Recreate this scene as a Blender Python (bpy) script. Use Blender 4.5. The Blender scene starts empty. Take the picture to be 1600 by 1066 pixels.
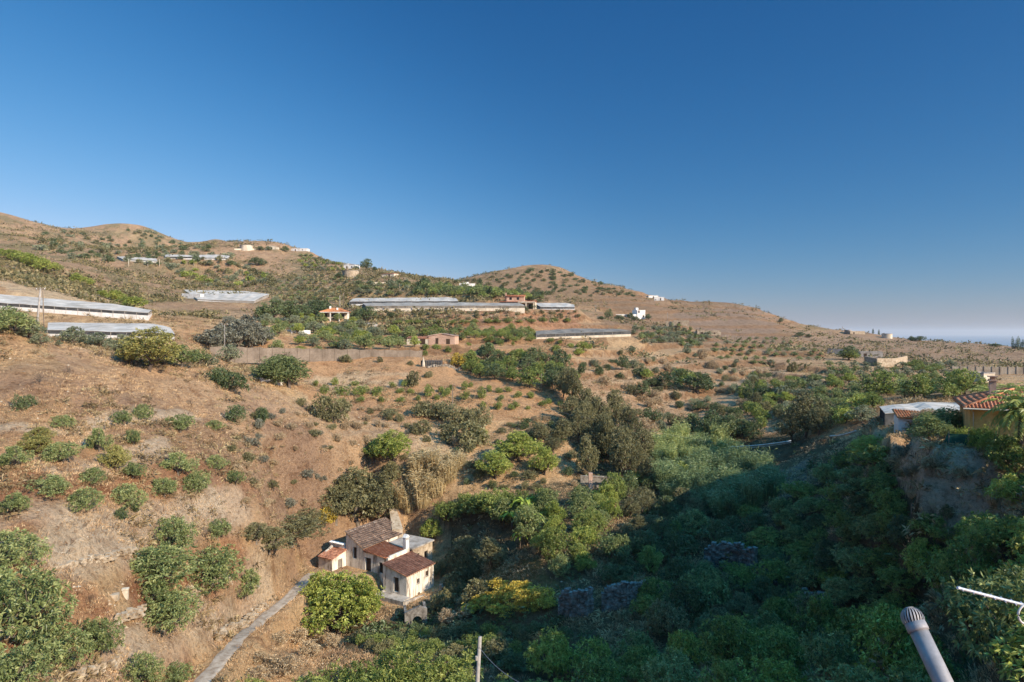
import bpy, math, random
import numpy as np
from mathutils import Vector, Matrix
random.seed(7); RNG = np.random.default_rng(7)
SC = bpy.context.scene; COL = SC.collection
F = 1067.0; CX = 800.0; HY = 520.0          # focal length, centre column and eye level of the photograph (pixels)
R = math.radians

# ---------------------------------------------------------------- helpers
def tag(o, label=None, cat=None, group=None, kind=None):
    if label: o['label'] = label
    if cat: o['category'] = cat; kind = kind or 'thing'
    if group: o['group'] = group
    if kind: o['kind'] = kind
    return o
def empty(name, loc, rz=0.0):
    o = bpy.data.objects.new(name, None); COL.objects.link(o)
    o.location = loc; o.rotation_euler = (0, 0, rz); o.empty_display_size = 0.2
    return o
def np_mesh(name, V, Fq, mats=(), smooth=False, attrs=None, fmat=None):
    """V (n,3); Fq list of arrays each (k,m) of same-size faces"""
    me = bpy.data.meshes.new(name)
    V = np.asarray(V, dtype=np.float32)
    if not isinstance(Fq, (list, tuple)): Fq = [Fq]
    Fq = [np.asarray(f, dtype=np.int32) for f in Fq if len(f)]
    loops = np.concatenate([f.ravel() for f in Fq]); sizes = np.concatenate([np.full(len(f), f.shape[1], np.int32) for f in Fq])
    starts = np.concatenate([[0], np.cumsum(sizes)[:-1]]).astype(np.int32)
    me.vertices.add(len(V)); me.vertices.foreach_set('co', V.ravel())
    me.loops.add(len(loops)); me.loops.foreach_set('vertex_index', loops)
    me.polygons.add(len(sizes)); me.polygons.foreach_set('loop_start', starts)
    me.polygons.foreach_set('use_smooth', np.full(len(sizes), smooth))
    for m in mats: me.materials.append(m)
    if fmat is not None: me.polygons.foreach_set('material_index', np.asarray(fmat, np.int32))
    me.update(calc_edges=True)
    for k, (dom, a) in (attrs or {}).items():
        a = np.asarray(a, np.float32)
        if a.ndim == 2:
            at_ = me.attributes.new(k, 'FLOAT_COLOR', dom)
            c = np.ones((len(a), 4), np.float32); c[:, :3] = a; at_.data.foreach_set('color', c.ravel())
        else:
            at_ = me.attributes.new(k, 'FLOAT', dom); at_.data.foreach_set('value', a)
    return me
def link(name, me, parent=None, loc=None):
    o = bpy.data.objects.new(name, me); COL.objects.link(o)
    if parent is not None: o.parent = parent
    if loc is not None: o.location = loc
    return o
class MB:
    """collects boxes, prisms and tubes, then links them as one mesh object"""
    def __init__(s): s.v = []; s.f = []
    def add(s, vs, fs):
        n = len(s.v); s.v += [tuple(v) for v in vs]; s.f += [tuple(i + n for i in f) for f in fs]; return s
    def box(s, o, a, b, c):
        o, a, b, c = map(Vector, (o, a, b, c))
        p = [o, o+a, o+a+b, o+b, o+c, o+a+c, o+a+b+c, o+b+c]
        return s.add(p, [(0,3,2,1),(4,5,6,7),(0,1,5,4),(1,2,6,5),(2,3,7,6),(3,0,4,7)])
    def cbox(s, c, sx, sy, sz, rz=0.0):
        """box with its base centre at c"""
        ca, sa = math.cos(rz), math.sin(rz); a = Vector((ca*sx, sa*sx, 0)); b = Vector((-sa*sy, ca*sy, 0))
        return s.box(Vector(c)-a/2-b/2, a, b, (0, 0, sz))
    def prism(s, pts, ext):
        pts = [Vector(p) for p in pts]; n = len(pts); ext = Vector(ext)
        return s.add(pts + [p+ext for p in pts], [tuple(reversed(range(n))), tuple(range(n, 2*n))] + [(i, (i+1) % n, n+(i+1) % n, n+i) for i in range(n)])
    def tube(s, pts, rad, seg=8, cap=True):
        pts = [Vector(p) for p in pts]; n = len(pts)
        if not hasattr(rad, '__len__'): rad = [rad]*n
        base = len(s.v); ref = None
        for i, p in enumerate(pts):
            t = (pts[min(i+1, n-1)] - pts[max(i-1, 0)]).normalized()
            if ref is None: ref = Vector((0, 0, 1)) if abs(t.z) < .9 else Vector((1, 0, 0))
            x = t.cross(ref).normalized(); y = t.cross(x).normalized(); ref = -y if False else ref
            for k in range(seg):
                an = 2*math.pi*k/seg; s.v.append(tuple(p + (x*math.cos(an) + y*math.sin(an))*rad[i]))
        for i in range(n-1):
            for k in range(seg):
                a = base+i*seg+k; b = base+i*seg+(k+1) % seg
                s.f.append((a, a+seg, b+seg, b))
        if cap:
            s.f.append(tuple(base+k for k in range(seg))); s.f.append(tuple(base+(n-1)*seg+k for k in reversed(range(seg))))
        return s
    def mesh(s, name, mat, smooth=False):
        me = bpy.data.meshes.new(name); me.from_pydata(s.v, [], s.f); me.materials.append(mat)
        if smooth: me.polygons.foreach_set('use_smooth', [True]*len(me.polygons))
        me.update(); return me
    def build(s, name, mat, parent=None, smooth=False):
        """verts are in world space; parented objects are re-based on their parent"""
        me = s.mesh(name, mat, smooth); o = link(name, me, parent)
        if parent is not None:
            w = parent_world(parent); me.transform(w.inverted())
        return o
def parent_world(p):
    m = Matrix.LocRotScale(p.location, p.rotation_euler, p.scale)
    return parent_world(p.parent) @ m if p.parent is not None else m

# ---------------------------------------------------------------- noise
def _hash(ix, iy, s):
    h = (ix.astype(np.int64)*374761393 + iy.astype(np.int64)*668265263 + s*982451653) & 0x7fffffff
    h = ((h ^ (h >> 13))*1274126177) & 0x7fffffff
    return ((h ^ (h >> 16)) & 0xffff)/65535.0*2-1
def vnoise(x, y, s=0):
    x = np.asarray(x, float); y = np.asarray(y, float)
    xi = np.floor(x); yi = np.floor(y); u = x-xi; v = y-yi; u = u*u*u*(u*(u*6-15)+10); v = v*v*v*(v*(v*6-15)+10)
    a = _hash(xi, yi, s); b = _hash(xi+1, yi, s); c = _hash(xi, yi+1, s); d = _hash(xi+1, yi+1, s)
    return (a*(1-u)+b*u)*(1-v)+(c*(1-u)+d*u)*v
def sstep(a, b, x):
    t = np.clip((x-a)/(b-a), 0, 1); return t*t*(3-2*t)

# ---------------------------------------------------------------- terrain: surveyed points (column, row, forward distance in metres)
P = [
 # left spur
 (0,1066,48),(150,1066,60),(310,1066,72),(0,940,58),(150,940,66),(250,940,76),(330,960,84),(400,975,92),(450,945,102),(480,900,112),
 (0,800,68),(150,800,75),(300,800,90),(420,820,103),(500,800,118),(0,700,80),(150,700,88),(300,700,100),(420,700,117),(520,720,127),
 (600,720,135),(680,740,137),(0,600,95),(150,600,104),(300,630,115),(450,640,135),(550,670,145),(640,680,150),
 (0,512,112),(60,532,114),(130,545,120),(200,562,122),(300,575,131),(400,594,142),(490,617,150),(-250,480,112),(-250,700,85),(-250,950,60),
 (-250,1200,46),(0,1250,38),(150,1250,44),(310,1250,54),(450,1150,66),(560,1150,70),
 # farmhouse terrace and slope behind it
 (510,884,116),(560,880,121),(640,940,111),(600,942,112),(690,925,114),(600,800,128),(690,805,128),(750,850,120),(660,850,124),
 (560,985,100),(640,1000,98),(700,960,104),(760,965,97),(430,1010,84),
 # hidden dip behind the spur, greenhouse platforms
 (0,528,140),(100,545,140),(200,560,145),(300,566,150),(400,580,165),(100,528,163),(200,532,163),(270,532,163),(0,515,185),(100,512,190),
 (0,485,200),(120,493,200),(235,503,200),(250,513,190),(330,522,200),(330,559.5,180),
 (0,420,285),(100,448,260),(190,487,232),(60,405,345),(130,440,320),(200,475,290),
 (0,370,480),(100,400,430),(250,440,400),(300,482,290),(350,476,318),(420,478,320),(440,500,265),(450,532,215),(540,540,212),
 # far left skyline
 (0,331,700),(65,351,720),(112,362,760),(160,357,800),(215,358,800),(260,371,800),(292,384,780),(335,376,850),(370,385,800),
 (250,402,600),(180,408,580),(340,402,600),(390,390,600),(440,388,600),(480,395,580),(500,405,550),(540,418,490),(590,426,470),(640,436,440),
 (665,441,430),(400,430,460),(450,460,390),(560,462,345),(520,440,420),(550,489,300),(660,489,298),(790,486,305),(800,470,345),
 (600,512,265),(700,507,275),(600,537,225),(700,542,228),(800,533,240),(500,560,196),(600,560,198),(650,560,198),(390,562,186),
 (500,574,187),(600,576,188),(500,592,180),(600,600,178),(700,602,180),(650,640,165),(800,640,165),(540,640,155),(760,680,153),(850,640,168),
 (860,600,186),(820,562,205),(700,575,200),(740,575,204),
 # slope to the gully
 (700,700,145),(800,712,143),(800,765,130),(900,775,125),(880,705,148),(950,745,141),(900,840,109),(820,880,104),(860,940,91),(900,1000,84),
 (1000,785,128),(950,860,107),(1000,905,98),(1100,860,105),(1150,905,97),(1200,940,88),(1280,955,78),(1340,1005,66),
 (1150,765,129),(1130,722,149),(1050,722,148),(1000,692,160),(1200,702,149),(1250,692,146),(1330,686,120),(1350,722,105),(1250,762,111),
 (1180,820,107),(1300,820,95),(1200,862,100),(1350,880,79),(1450,880,65),(1420,780,78),(1500,780,62),(1520,870,54),(1570,900,46),(1600,800,50),
 (1450,960,56),(1300,1066,52),(1500,1066,40),(1600,1000,38),(1100,1066,62),(900,1066,77),(700,1080,78),(1000,980,82),
 (1750,1000,30),(1750,800,42),(1750,1200,22),(1500,1300,28),(1300,1300,34),(1100,1300,42),(900,1300,52),(700,1300,58),
 # ledge with the yellow house
 (1395,688,79),(1430,703,73),(1480,698,66),(1550,692,63),(1600,692,61),(1500,664,80),(1400,664,91),(1370,674,96),(1410,735,73),(1500,730,63),(1750,690,58),(1700,650,85),(1500,661,85),(1440,664,85),(1560,663,82),(1500,658,92),(1560,655,92),(1470,640,125),(1540,638,125),(1600,636,125),
 (1400,642,112),(1500,642,106),(1300,652,140),(1200,662,160),(1100,662,175),(1000,642,190),(950,602,205),(900,572,216),(1000,572,230),(1100,592,226),
 (1200,622,195),(1300,602,190),(1400,602,180),(1500,602,170),(1600,602,160),(1000,542,262),(900,537,246),(1100,547,282),(1200,572,258),(1300,572,250),
 (1400,574,250),(1500,582,238),(1600,582,236),(1000,512,350),(900,515,305),(900,492,385),(1000,499,430),(1100,521,400),(1200,537,380),(1300,547,340),
 (1400,556,330),(1500,562,320),(1600,570,308),(1800,600,200),(1800,580,300),
 # far right skyline
 (850,419,650),(820,421,640),(880,422,655),(760,429,610),(700,440,560),(920,441,640),(960,448,630),(1000,458,615),(1040,470,600),(1080,473,590),(1130,474,580),(1195,489,560),
 (900,465,520),(800,452,520),(1000,478,500),(1100,497,480),(1235,508,545),(1250,516,530),(1310,517,560),(1360,521,560),(1400,530,520),(1440,534,490),(1500,536,475),(1560,540,465),(1600,543,460),(1750,548,450),
 (1010,461,612),(1030,467,602),(1060,471.5,592),(1105,472.5,585),(1150,476,575),(1175,481,568),(1215,501,552),(865,419,652),(890,427,650),(940,445.5,635),(980,451.5,625),
 (25,338,705),(240,363,795),(275,379,785),(310,381,830),(350,376.5,850),(360,382,830),(1060,482,540),(1120,486,530),(1170,493,520),
 (-250,300,600),(-250,400,400),(-500,300,500),
]
P3 = [(0,4,-6.5),(0,12,-13),(-6,25,-21),(-25,30,-24),(-50,40,-24),(8,22,-17),(20,22,-13.5),(32,22,-9),(45,30,-8),(-20,8,-12),(20,6,-6),(0,-3,-5),(-10,3,-9),
      (60,30,-6),(80,40,-2),(92,70,-2),(99,88,-5),(104,105,-6),(130,105,-9),(100,30,3),(70,5,2),(40,2,-3),(130,60,6),(160,100,-8),(170,140,-14),(200,60,6),(-80,50,-15),(-120,70,0),(-150,140,15)]
_q = []
for px, py, Y in P:
    u = (px-CX)/F; rr = math.hypot(u, 1); _q.append((math.atan(u), math.log(Y*rr), -(py-HY)/F/rr))
sky_cols = [(0,331,700),(65,351,720),(112,362,760),(160,357,800),(215,358,800),(260,371,800),(335,376,850),(390,390,600),(440,388,600),(500,405,550),(540,418,490),(590,426,470),
            (850,419,650),(760,429,610),(700,440,560),(920,441,640),(1000,458,615),(1080,473,590),(1130,474,580),(1195,489,560),(1250,516,530),(1310,517,560),(1400,530,520),(1500,536,475),(1600,543,460)]
for px, py, Y in sky_cols:                                  # ground falls away behind each skyline
    u = (px-CX)/F; rr = math.hypot(u, 1); e = -(py-HY)/F
    for k, d in ((1.3, .05), (1.9, .13)):
        if 560 < px < 740: k *= 1.5
        _q.append((math.atan(u), math.log(Y*k*rr), (e-d)/rr))
for X, Y, Z in P3:
    r_ = math.hypot(X, Y); _q.append((math.atan2(X, Y), math.log(r_), Z/r_))
_q = np.array(_q)
def _phi(d2): return .5*d2*np.log(d2+1e-12)
_n = len(_q); _A = np.zeros((_n+3, _n+3)); _d2 = ((_q[:, None, :2]-_q[None, :, :2])**2).sum(-1)
_A[:_n, :_n] = _phi(_d2) + np.eye(_n)*6e-6; _A[:_n, _n] = 1; _A[:_n, _n+1:] = _q[:, :2]; _A[_n:, :_n] = _A[:_n, _n:].T
_w = np.linalg.solve(_A, np.concatenate([_q[:, 2], np.zeros(3)]))
def rbf(th, lr):
    sh = th.shape; pts = np.stack([th.ravel(), lr.ravel()], 1); out = np.empty(len(pts))
    for i in range(0, len(pts), 20000):
        p = pts[i:i+20000]; d2 = ((p[:, None]-_q[None, :, :2])**2).sum(-1)
        out[i:i+20000] = _phi(d2) @ _w[:_n] + _w[_n] + p @ _w[_n+1:]
    return out.reshape(sh)
TH = np.concatenate([np.linspace(R(-80), R(-41), 60)[:-1], np.linspace(R(-41), R(41), 820), np.linspace(R(41), R(80), 100)[1:]])
LR = np.linspace(math.log(4.0), math.log(1700.0), 760)
_cth = np.concatenate([np.linspace(R(-80), R(-41), 20)[:-1], np.linspace(R(-41), R(41), 206), np.linspace(R(41), R(80), 30)[1:]]); _clr = np.linspace(LR[0], LR[-1], 230)
_cq = rbf(*np.meshgrid(_cth, _clr, indexing='ij'))
_t1 = np.array([np.interp(LR, _clr, row) for row in _cq]); Q = np.array([np.interp(TH, _cth, _t1[:, j]) for j in range(_t1.shape[1])]).T
TT, LL = np.meshgrid(TH, LR, indexing='ij'); RR = np.exp(LL)
GX = RR*np.sin(TT); GY = RR*np.cos(TT); GZ = Q*RR
GZ = np.where(RR > 900, GZ - (RR-900)*.15, GZ); GZ = np.maximum(GZ, -170)
def inpoly_(px): return sstep(860, 960, px)*(1-.6*sstep(1200, 1300, px))
# roughness of the ground: hummocks, gullies, small terraces
_att = sstep(12, 45, RR)
def oct_(wl, amp, s, rmax): return amp*vnoise(GX/wl+s*3.1, GY/wl-s*1.7, s)*sstep(rmax*1.6, rmax, RR)
GZ = GZ + _att*(oct_(26, .7, 1, 1e9) + oct_(11, .42, 2, 1500) + oct_(4.7, .24, 3, 420) + oct_(2.1, .12, 4, 200))
GZ = GZ + sstep(260, 600, RR)*(.9*vnoise(GX/60, GY/60, 9) + .6*np.abs(vnoise(GX/28, GY/28, 10)))
for _px, _py, _R, _h, _w in ((190, 355, 800, 6, 36), (335, 375, 850, 5, 18), (150, 357, 780, 3, 26), (845, 419, 650, 3, 30)):
    _u = (_px-CX)/F; GZ = GZ + _h*np.exp(-((GX-_u*_R)**2+(GY-_R)**2)/(2*_w*_w))
GZ = GZ + 4*np.exp(-((GX-62)**2+(GY-42)**2)/(2*5.5**2))                 # unseen knoll added to throw shade on the valley, outside the frame
_tw = sstep(380, 450, RR)*inpoly_(CX+F*GX/np.maximum(GY, 1))
_k = GZ/5.2+vnoise(GX/50, GY/50, 50)*.35; _fr = _k-np.floor(_k); RISER = _tw*(_fr > .78)*.8
GZ = GZ + _tw*1.9*(np.where(_fr < .75, -_fr/.75*.5, (_fr-.75)/.25*.5-.5)+.25)
_pv = CX+F*GX/np.maximum(GY, 1); _t2 = sstep(190, 215, RR)*(1-sstep(330, 370, RR))*sstep(540, 620, _pv)*(1-sstep(1290, 1340, _pv))
_k = GZ/3.0+vnoise(GX/40, GY/40, 51)*.45; _fr = _k-np.floor(_k); RISER = np.maximum(RISER, _t2*(_fr > .8)); GZ = GZ + _t2*3.4*(np.where(_fr < .82, -_fr/.82*.5, (_fr-.82)/.18*.5-.5)+.25)
_ls = sstep(50, 60, RR)*(1-sstep(150, 175, RR))*(GX < -8)                       # eroded slopes of the near spur: ledges and rills
_k = GZ/1.7+vnoise(GX/17, GY/17, 52)*.8; _fr = _k-np.floor(_k); GZ = GZ + _ls*.75*(np.where(_fr < .7, -_fr/.7*.5, (_fr-.7)/.3*.5-.5)+.25)
GZ = GZ + _ls*(.5*np.abs(vnoise(GX/3.4+GY*.05, GY/9, 53))+.22*np.abs(vnoise(GX/1.3, GY/1.5, 54)))
def ground(X, Y):
    X = np.asarray(X, float); Y = np.asarray(Y, float)
    th = np.arctan2(X, Y); lr = np.log(np.maximum(np.hypot(X, Y), 4.001))
    i = np.clip(np.searchsorted(TH, th)-1, 0, len(TH)-2); a = np.clip((th-TH[i])/(TH[i+1]-TH[i]), 0, 1)
    g = (lr-LR[0])/(LR[1]-LR[0]); j = np.clip(g.astype(int), 0, len(LR)-2); b = np.clip(g-j, 0, 1)
    return (GZ[i, j]*(1-a)+GZ[i+1, j]*a)*(1-b) + (GZ[i, j+1]*(1-a)+GZ[i+1, j+1]*a)*b
def gz(X, Y): return float(ground(X, Y))
def at(px, py, ymin=0.0):
    """where the line of sight through a point of the photograph first meets the ground"""
    u = (px-CX)/F; e = -(py-HY)/F; th = math.atan(u)
    i = int(np.clip(np.searchsorted(TH, th)-1, 0, len(TH)-2)); a = (th-TH[i])/(TH[i+1]-TH[i])
    Yc = np.exp(LR)*math.cos(th); z = GZ[i]*(1-a)+GZ[i+1]*a; d = z/Yc - e
    ok = np.where((d >= 0) & (Yc > max(ymin, 18)))[0]
    if not len(ok):
        k = int(np.argmax(np.where(Yc > max(ymin, 18), d, -9)))
        return Vector((u*Yc[k], Yc[k], z[k]))
    k = ok[0]
    if k == 0: t = 0
    else:
        t = d[k]/(d[k]-d[k-1]) if d[k-1] < 0 else 0
    Y = math.exp(LR[k] - t*(LR[1]-LR[0]))*math.cos(th)
    return Vector((u*Y, Y, gz(u*Y, Y)))
def atY(px, Y): return Vector(((px-CX)/F*Y, Y, gz((px-CX)/F*Y, Y)))
def ray(px, py, Y): return Vector(((px-CX)/F*Y, Y, -(py-HY)/F*Y))
def pix(p): return (CX+F*p[0]/p[1], HY-F*p[2]/p[1])
def pad(x, y, r, z, soft=1.6):
    """level a building site"""
    global GZ
    d = np.hypot(GX-x, GY-y); w = 1-sstep(r, r*soft+1.0, d); GZ = GZ*(1-w) + z*w
def padline(p, q, r, soft=1.5, dz=0.0):
    global GZ
    p = Vector(p); q = Vector(q); dx, dy = q.x-p.x, q.y-p.y; L2 = dx*dx+dy*dy
    t = np.clip(((GX-p.x)*dx+(GY-p.y)*dy)/L2, 0, 1); d = np.hypot(GX-p.x-t*dx, GY-p.y-t*dy)
    w = 1-sstep(r, r*soft+1.0, d); GZ = GZ*(1-w) + (p.z+(q.z-p.z)*t+dz)*w
# ---------------------------------------------------------------- materials
def mat(name):
    m = bpy.data.materials.new(name); m.use_nodes = True; nt = m.node_tree
    return m, nt, nt.nodes['Principled BSDF']
def nd(nt, t, **kw):
    n = nt.nodes.new(t)
    for k, v in kw.items():
        if k in n.inputs.keys() if hasattr(n.inputs, 'keys') else False: n.inputs[k].default_value = v
        else: setattr(n, k, v)
    return n
def noise(nt, scale, detail=4, rough=.6, vec=None):
    n = nt.nodes.new('ShaderNodeTexNoise'); n.inputs['Scale'].default_value = scale; n.inputs['Detail'].default_value = detail
    n.inputs['Roughness'].default_value = rough
    if vec is not None: nt.links.new(vec, n.inputs['Vector'])
    return n
def ramp(nt, src, stops):
    n = nt.nodes.new('ShaderNodeValToRGB'); el = n.color_ramp.elements
    while len(el) < len(stops): el.new(.5)
    for e, (p, c) in zip(el, stops): e.position = p; e.color = (*c, 1) if len(c) == 3 else c
    nt.links.new(src, n.inputs[0]); return n
def mix(nt, a, b, fac, mode='MIX'):
    n = nt.nodes.new('ShaderNodeMix'); n.data_type = 'RGBA'; n.blend_type = mode; n.clamp_factor = True
    for s, k in ((a, 6), (b, 7)):
        if hasattr(s, 'links'): nt.links.new(s, n.inputs[k])
        else: n.inputs[k].default_value = (*s, 1)
    if hasattr(fac, 'links'): nt.links.new(fac, n.inputs[0])
    else: n.inputs[0].default_value = fac
    return n.outputs[2]
def bump(nt, bs, h, strength, dist):
    n = nt.nodes.new('ShaderNodeBump'); n.inputs['Strength'].default_value = strength; n.inputs['Distance'].default_value = dist
    nt.links.new(h, n.inputs['Height']); nt.links.new(n.outputs[0], bs.inputs['Normal'])
def pos(nt, obj=False):
    if obj: return nt.nodes.new('ShaderNodeTexCoord').outputs['Object']
    return nt.nodes.new('ShaderNodeNewGeometry').outputs['Position']
def stained(name, base, dark, light, sc=.6, rough=.9, b=.15, lo=.35, hi=.7, streak=False, obj=False):
    """weathered surface: large stains, fine grain"""
    m, nt, bs = mat(name); p = pos(nt, obj)
    if streak:
        mp = nt.nodes.new('ShaderNodeMapping'); mp.inputs['Scale'].default_value = (1, 1, .22); nt.links.new(p, mp.inputs[0]); pv = mp.outputs[0]
    else: pv = p
    n1 = noise(nt, sc, 6, .65, pv); r1 = ramp(nt, n1.outputs[0], [(lo, dark), ((lo+hi)/2, base), (hi, light)])
    n2 = noise(nt, sc*9, 5, .7, p); r2 = ramp(nt, n2.outputs[0], [(.3, (.72, .7, .68)), (.62, (1.08, 1.08, 1.08))])
    c = mix(nt, r1.outputs[0], r2.outputs[0], .8, 'MULTIPLY'); nt.links.new(c, bs.inputs['Base Color']); bs.inputs['Roughness'].default_value = rough; bs.inputs['Specular IOR Level'].default_value = .15
    bump(nt, bs, n2.outputs[0], b, .05); return m
M = {}
M['plaster'] = stained('old_plaster', (.6, .52, .42), (.2, .155, .115), (.74, .67, .56), 1.1, streak=True, lo=.36, hi=.56)
M['plaster_grey'] = stained('grey_plaster', (.4, .35, .29), (.2, .165, .13), (.55, .48, .4), .8, streak=True)
M['white'] = stained('whitewash', (.74, .71, .66), (.55, .5, .44), (.8, .78, .74), .3)
M['cream'] = stained('cream_wall', (.6, .52, .4), (.45, .37, .27), (.68, .6, .48), .35)
M['pink'] = stained('pink_wall', (.55, .36, .26), (.42, .27, .19), (.62, .43, .32), .3)
M['yellow'] = stained('ochre_wall', (.72, .43, .15), (.6, .35, .115), (.78, .49, .19), .35, streak=True)
M['concrete'] = stained('concrete', (.36, .32, .28), (.22, .19, .16), (.45, .41, .36), .5)
M['stone'] = stained('stone', (.33, .28, .22), (.17, .14, .11), (.46, .4, .32), 1.7, b=.5)
M['stone_pale'] = stained('pale_stone', (.42, .33, .23), (.24, .175, .115), (.54, .45, .34), 1.3, b=.5)
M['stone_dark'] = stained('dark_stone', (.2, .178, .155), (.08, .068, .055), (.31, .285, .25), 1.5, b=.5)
M['tile'] = stained('roof_tile', (.42, .185, .11), (.2, .095, .062), (.52, .3, .2), 1.4, b=.3)
M['tile_old'] = stained('old_roof_tile', (.30, .185, .125), (.14, .095, .07), (.46, .33, .235), 1.2, b=.3)
M['tile_new'] = stained('new_roof_tile', (.5, .2, .1), (.38, .13, .065), (.62, .33, .21), 1.6, b=.2)
M['orange'] = stained('orange_tile', (.55, .22, .09), (.4, .15, .06), (.62, .3, .14), .9)
M['plastic'] = stained('greenhouse_plastic', (.5, .445, .38), (.35, .305, .25), (.6, .55, .48), .22, rough=.8, b=.05)
M['plastic_dusty'] = stained('dusty_plastic', (.33, .295, .25), (.24, .205, .165), (.42, .38, .33), .25, rough=.8, b=.05)
M['net'] = stained('dark_net', (.075, .075, .075), (.04, .04, .04), (.13, .125, .12), .4)
M['net_pale'] = stained('pale_net', (.23, .2, .165), (.14, .12, .095), (.32, .285, .24), .4)
M['wood'] = stained('weathered_wood', (.22, .17, .125), (.11, .08, .055), (.33, .27, .21), 2.5, streak=True)
M['wood_dark'] = stained('dark_wood', (.07, .045, .03), (.035, .025, .018), (.12, .08, .055), 2.5, streak=True)
M['glass_dark'] = stained('dark_pane', (.03, .03, .034), (.015, .015, .016), (.06, .06, .065), 1.0, rough=.35)
M['bark'] = stained('bark', (.14, .105, .08), (.06, .045, .035), (.23, .185, .15), 3.0, obj=True)
M['bark_pale'] = stained('pale_bark', (.2, .165, .13), (.1, .08, .06), (.28, .24, .2), 3.0, obj=True)
M['track'] = stained('track', (.4, .325, .25), (.27, .2, .14), (.5, .42, .33), 1.3, b=.4)
M['pipe_white'] = stained('white_pipe', (.6, .57, .52), (.42, .38, .33), (.7, .68, .64), .8, rough=.5)
M['green_net'] = stained('green_net', (.03, .11, .075), (.015, .06, .04), (.06, .18, .13), 2)
M['tarp'] = stained('pale_lilac_sheet', (.42, .4, .5), (.32, .3, .4), (.5, .48, .58), .6)
def metal(name, c, rough=.42, mtl=.6):
    m, nt, bs = mat(name); p = pos(nt); n = noise(nt, 14, 6, .7, p); r = ramp(nt, n.outputs[0], [(.35, tuple(x*.72 for x in c)), (.62, c)])
    nt.links.new(r.outputs[0], bs.inputs['Base Color']); bs.inputs['Metallic'].default_value = mtl; bs.inputs['Roughness'].default_value = rough; return m
M['galv'] = metal('galvanised_steel', (.3, .28, .275), .62, .1); M['alu'] = metal('aluminium', (.62, .62, .64), .4, .5)
M['wire'] = metal('wire', (.2, .19, .18), .6, .2)

def leafmat(name, dark, mid, light, trans=.25, spec=.35, tint=.12):
    """foliage: a tone kept per leaf cluster, a small shift per plant, light through the leaves"""
    trans = trans+.07; m, nt, bs = mat(name)
    at_ = nt.nodes.new('ShaderNodeAttribute'); at_.attribute_name = 'tone'
    oi = nt.nodes.new('ShaderNodeObjectInfo')
    ad = nt.nodes.new('ShaderNodeMath'); ad.operation = 'MULTIPLY_ADD'; ad.inputs[1].default_value = tint*2.2; nt.links.new(oi.outputs['Random'], ad.inputs[0]); nt.links.new(at_.outputs['Fac'], ad.inputs[2])
    sb = nt.nodes.new('ShaderNodeMath'); sb.operation = 'SUBTRACT'; sb.inputs[1].default_value = tint*1.1; nt.links.new(ad.outputs[0], sb.inputs[0])
    r = ramp(nt, sb.outputs[0], [(.12, tuple(x*1.55 for x in dark)), (.5, tuple(x*1.8 for x in mid)), (.9, tuple(x*1.65 for x in light))])
    nt.links.new(r.outputs[0], bs.inputs['Base Color']); bs.inputs['Roughness'].default_value = .42; bs.inputs['Specular IOR Level'].default_value = spec
    tr = nt.nodes.new('ShaderNodeBsdfTranslucent'); nt.links.new(r.outputs[0], tr.inputs[0])
    ms = nt.nodes.new('ShaderNodeMixShader'); ms.inputs[0].default_value = trans
    nt.links.new(bs.outputs[0], ms.inputs[1]); nt.links.new(tr.outputs[0], ms.inputs[2])
    nt.links.new(ms.outputs[0], nt.nodes['Material Output'].inputs[0]); return m
L = {}
L['avocado'] = leafmat('avocado_leaf', (.058, .08, .022), (.145, .172, .042), (.25, .26, .075), .3, .32)
L['mango'] = leafmat('mango_leaf', (.06, .08, .028), (.135, .16, .056), (.25, .255, .10))
L['bright'] = leafmat('bright_leaf', (.085, .11, .022), (.18, .205, .04), (.32, .32, .08))
L['dark'] = leafmat('dark_leaf', (.03, .045, .018), (.065, .088, .032), (.12, .135, .055), .25, .5)
L['carob'] = leafmat('carob_leaf', (.035, .05, .017), (.085, .105, .036), (.17, .18, .07))
L['olive'] = leafmat('olive_leaf', (.075, .085, .045), (.14, .15, .085), (.23, .23, .14))
L['oliveb'] = leafmat('brown_olive_leaf', (.06, .056, .025), (.12, .11, .05), (.2, .18, .085))
L['broom'] = leafmat('broom_stem', (.10, .095, .028), (.19, .175, .05), (.3, .26, .085))
L['dry'] = leafmat('dry_leaf', (.15, .105, .06), (.28, .205, .12), (.4, .31, .19))
L['cane'] = leafmat('cane_blade', (.1, .12, .04), (.2, .225, .075), (.33, .34, .14))
L['cane_dry'] = leafmat('dry_cane_blade', (.18, .13, .065), (.32, .245, .125), (.46, .37, .21))
L['cane_shade'] = leafmat('shaded_cane_blade', (.055, .08, .036), (.1, .135, .055), (.18, .215, .095))  # cane colour darkened for reeds in the gully's shade
L['yellow'] = leafmat('yellow_leaf', (.17, .12, .02), (.33, .24, .035), (.48, .37, .07))
L['grey'] = leafmat('grey_twig', (.065, .062, .042), (.13, .125, .088), (.22, .21, .155))
L['palm'] = leafmat('palm_leaf', (.1, .125, .03), (.22, .24, .07), (.36, .36, .13), .35)
L['banana'] = leafmat('banana_leaf', (.1, .14, .02), (.2, .25, .035), (.33, .36, .07), .35)

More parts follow.
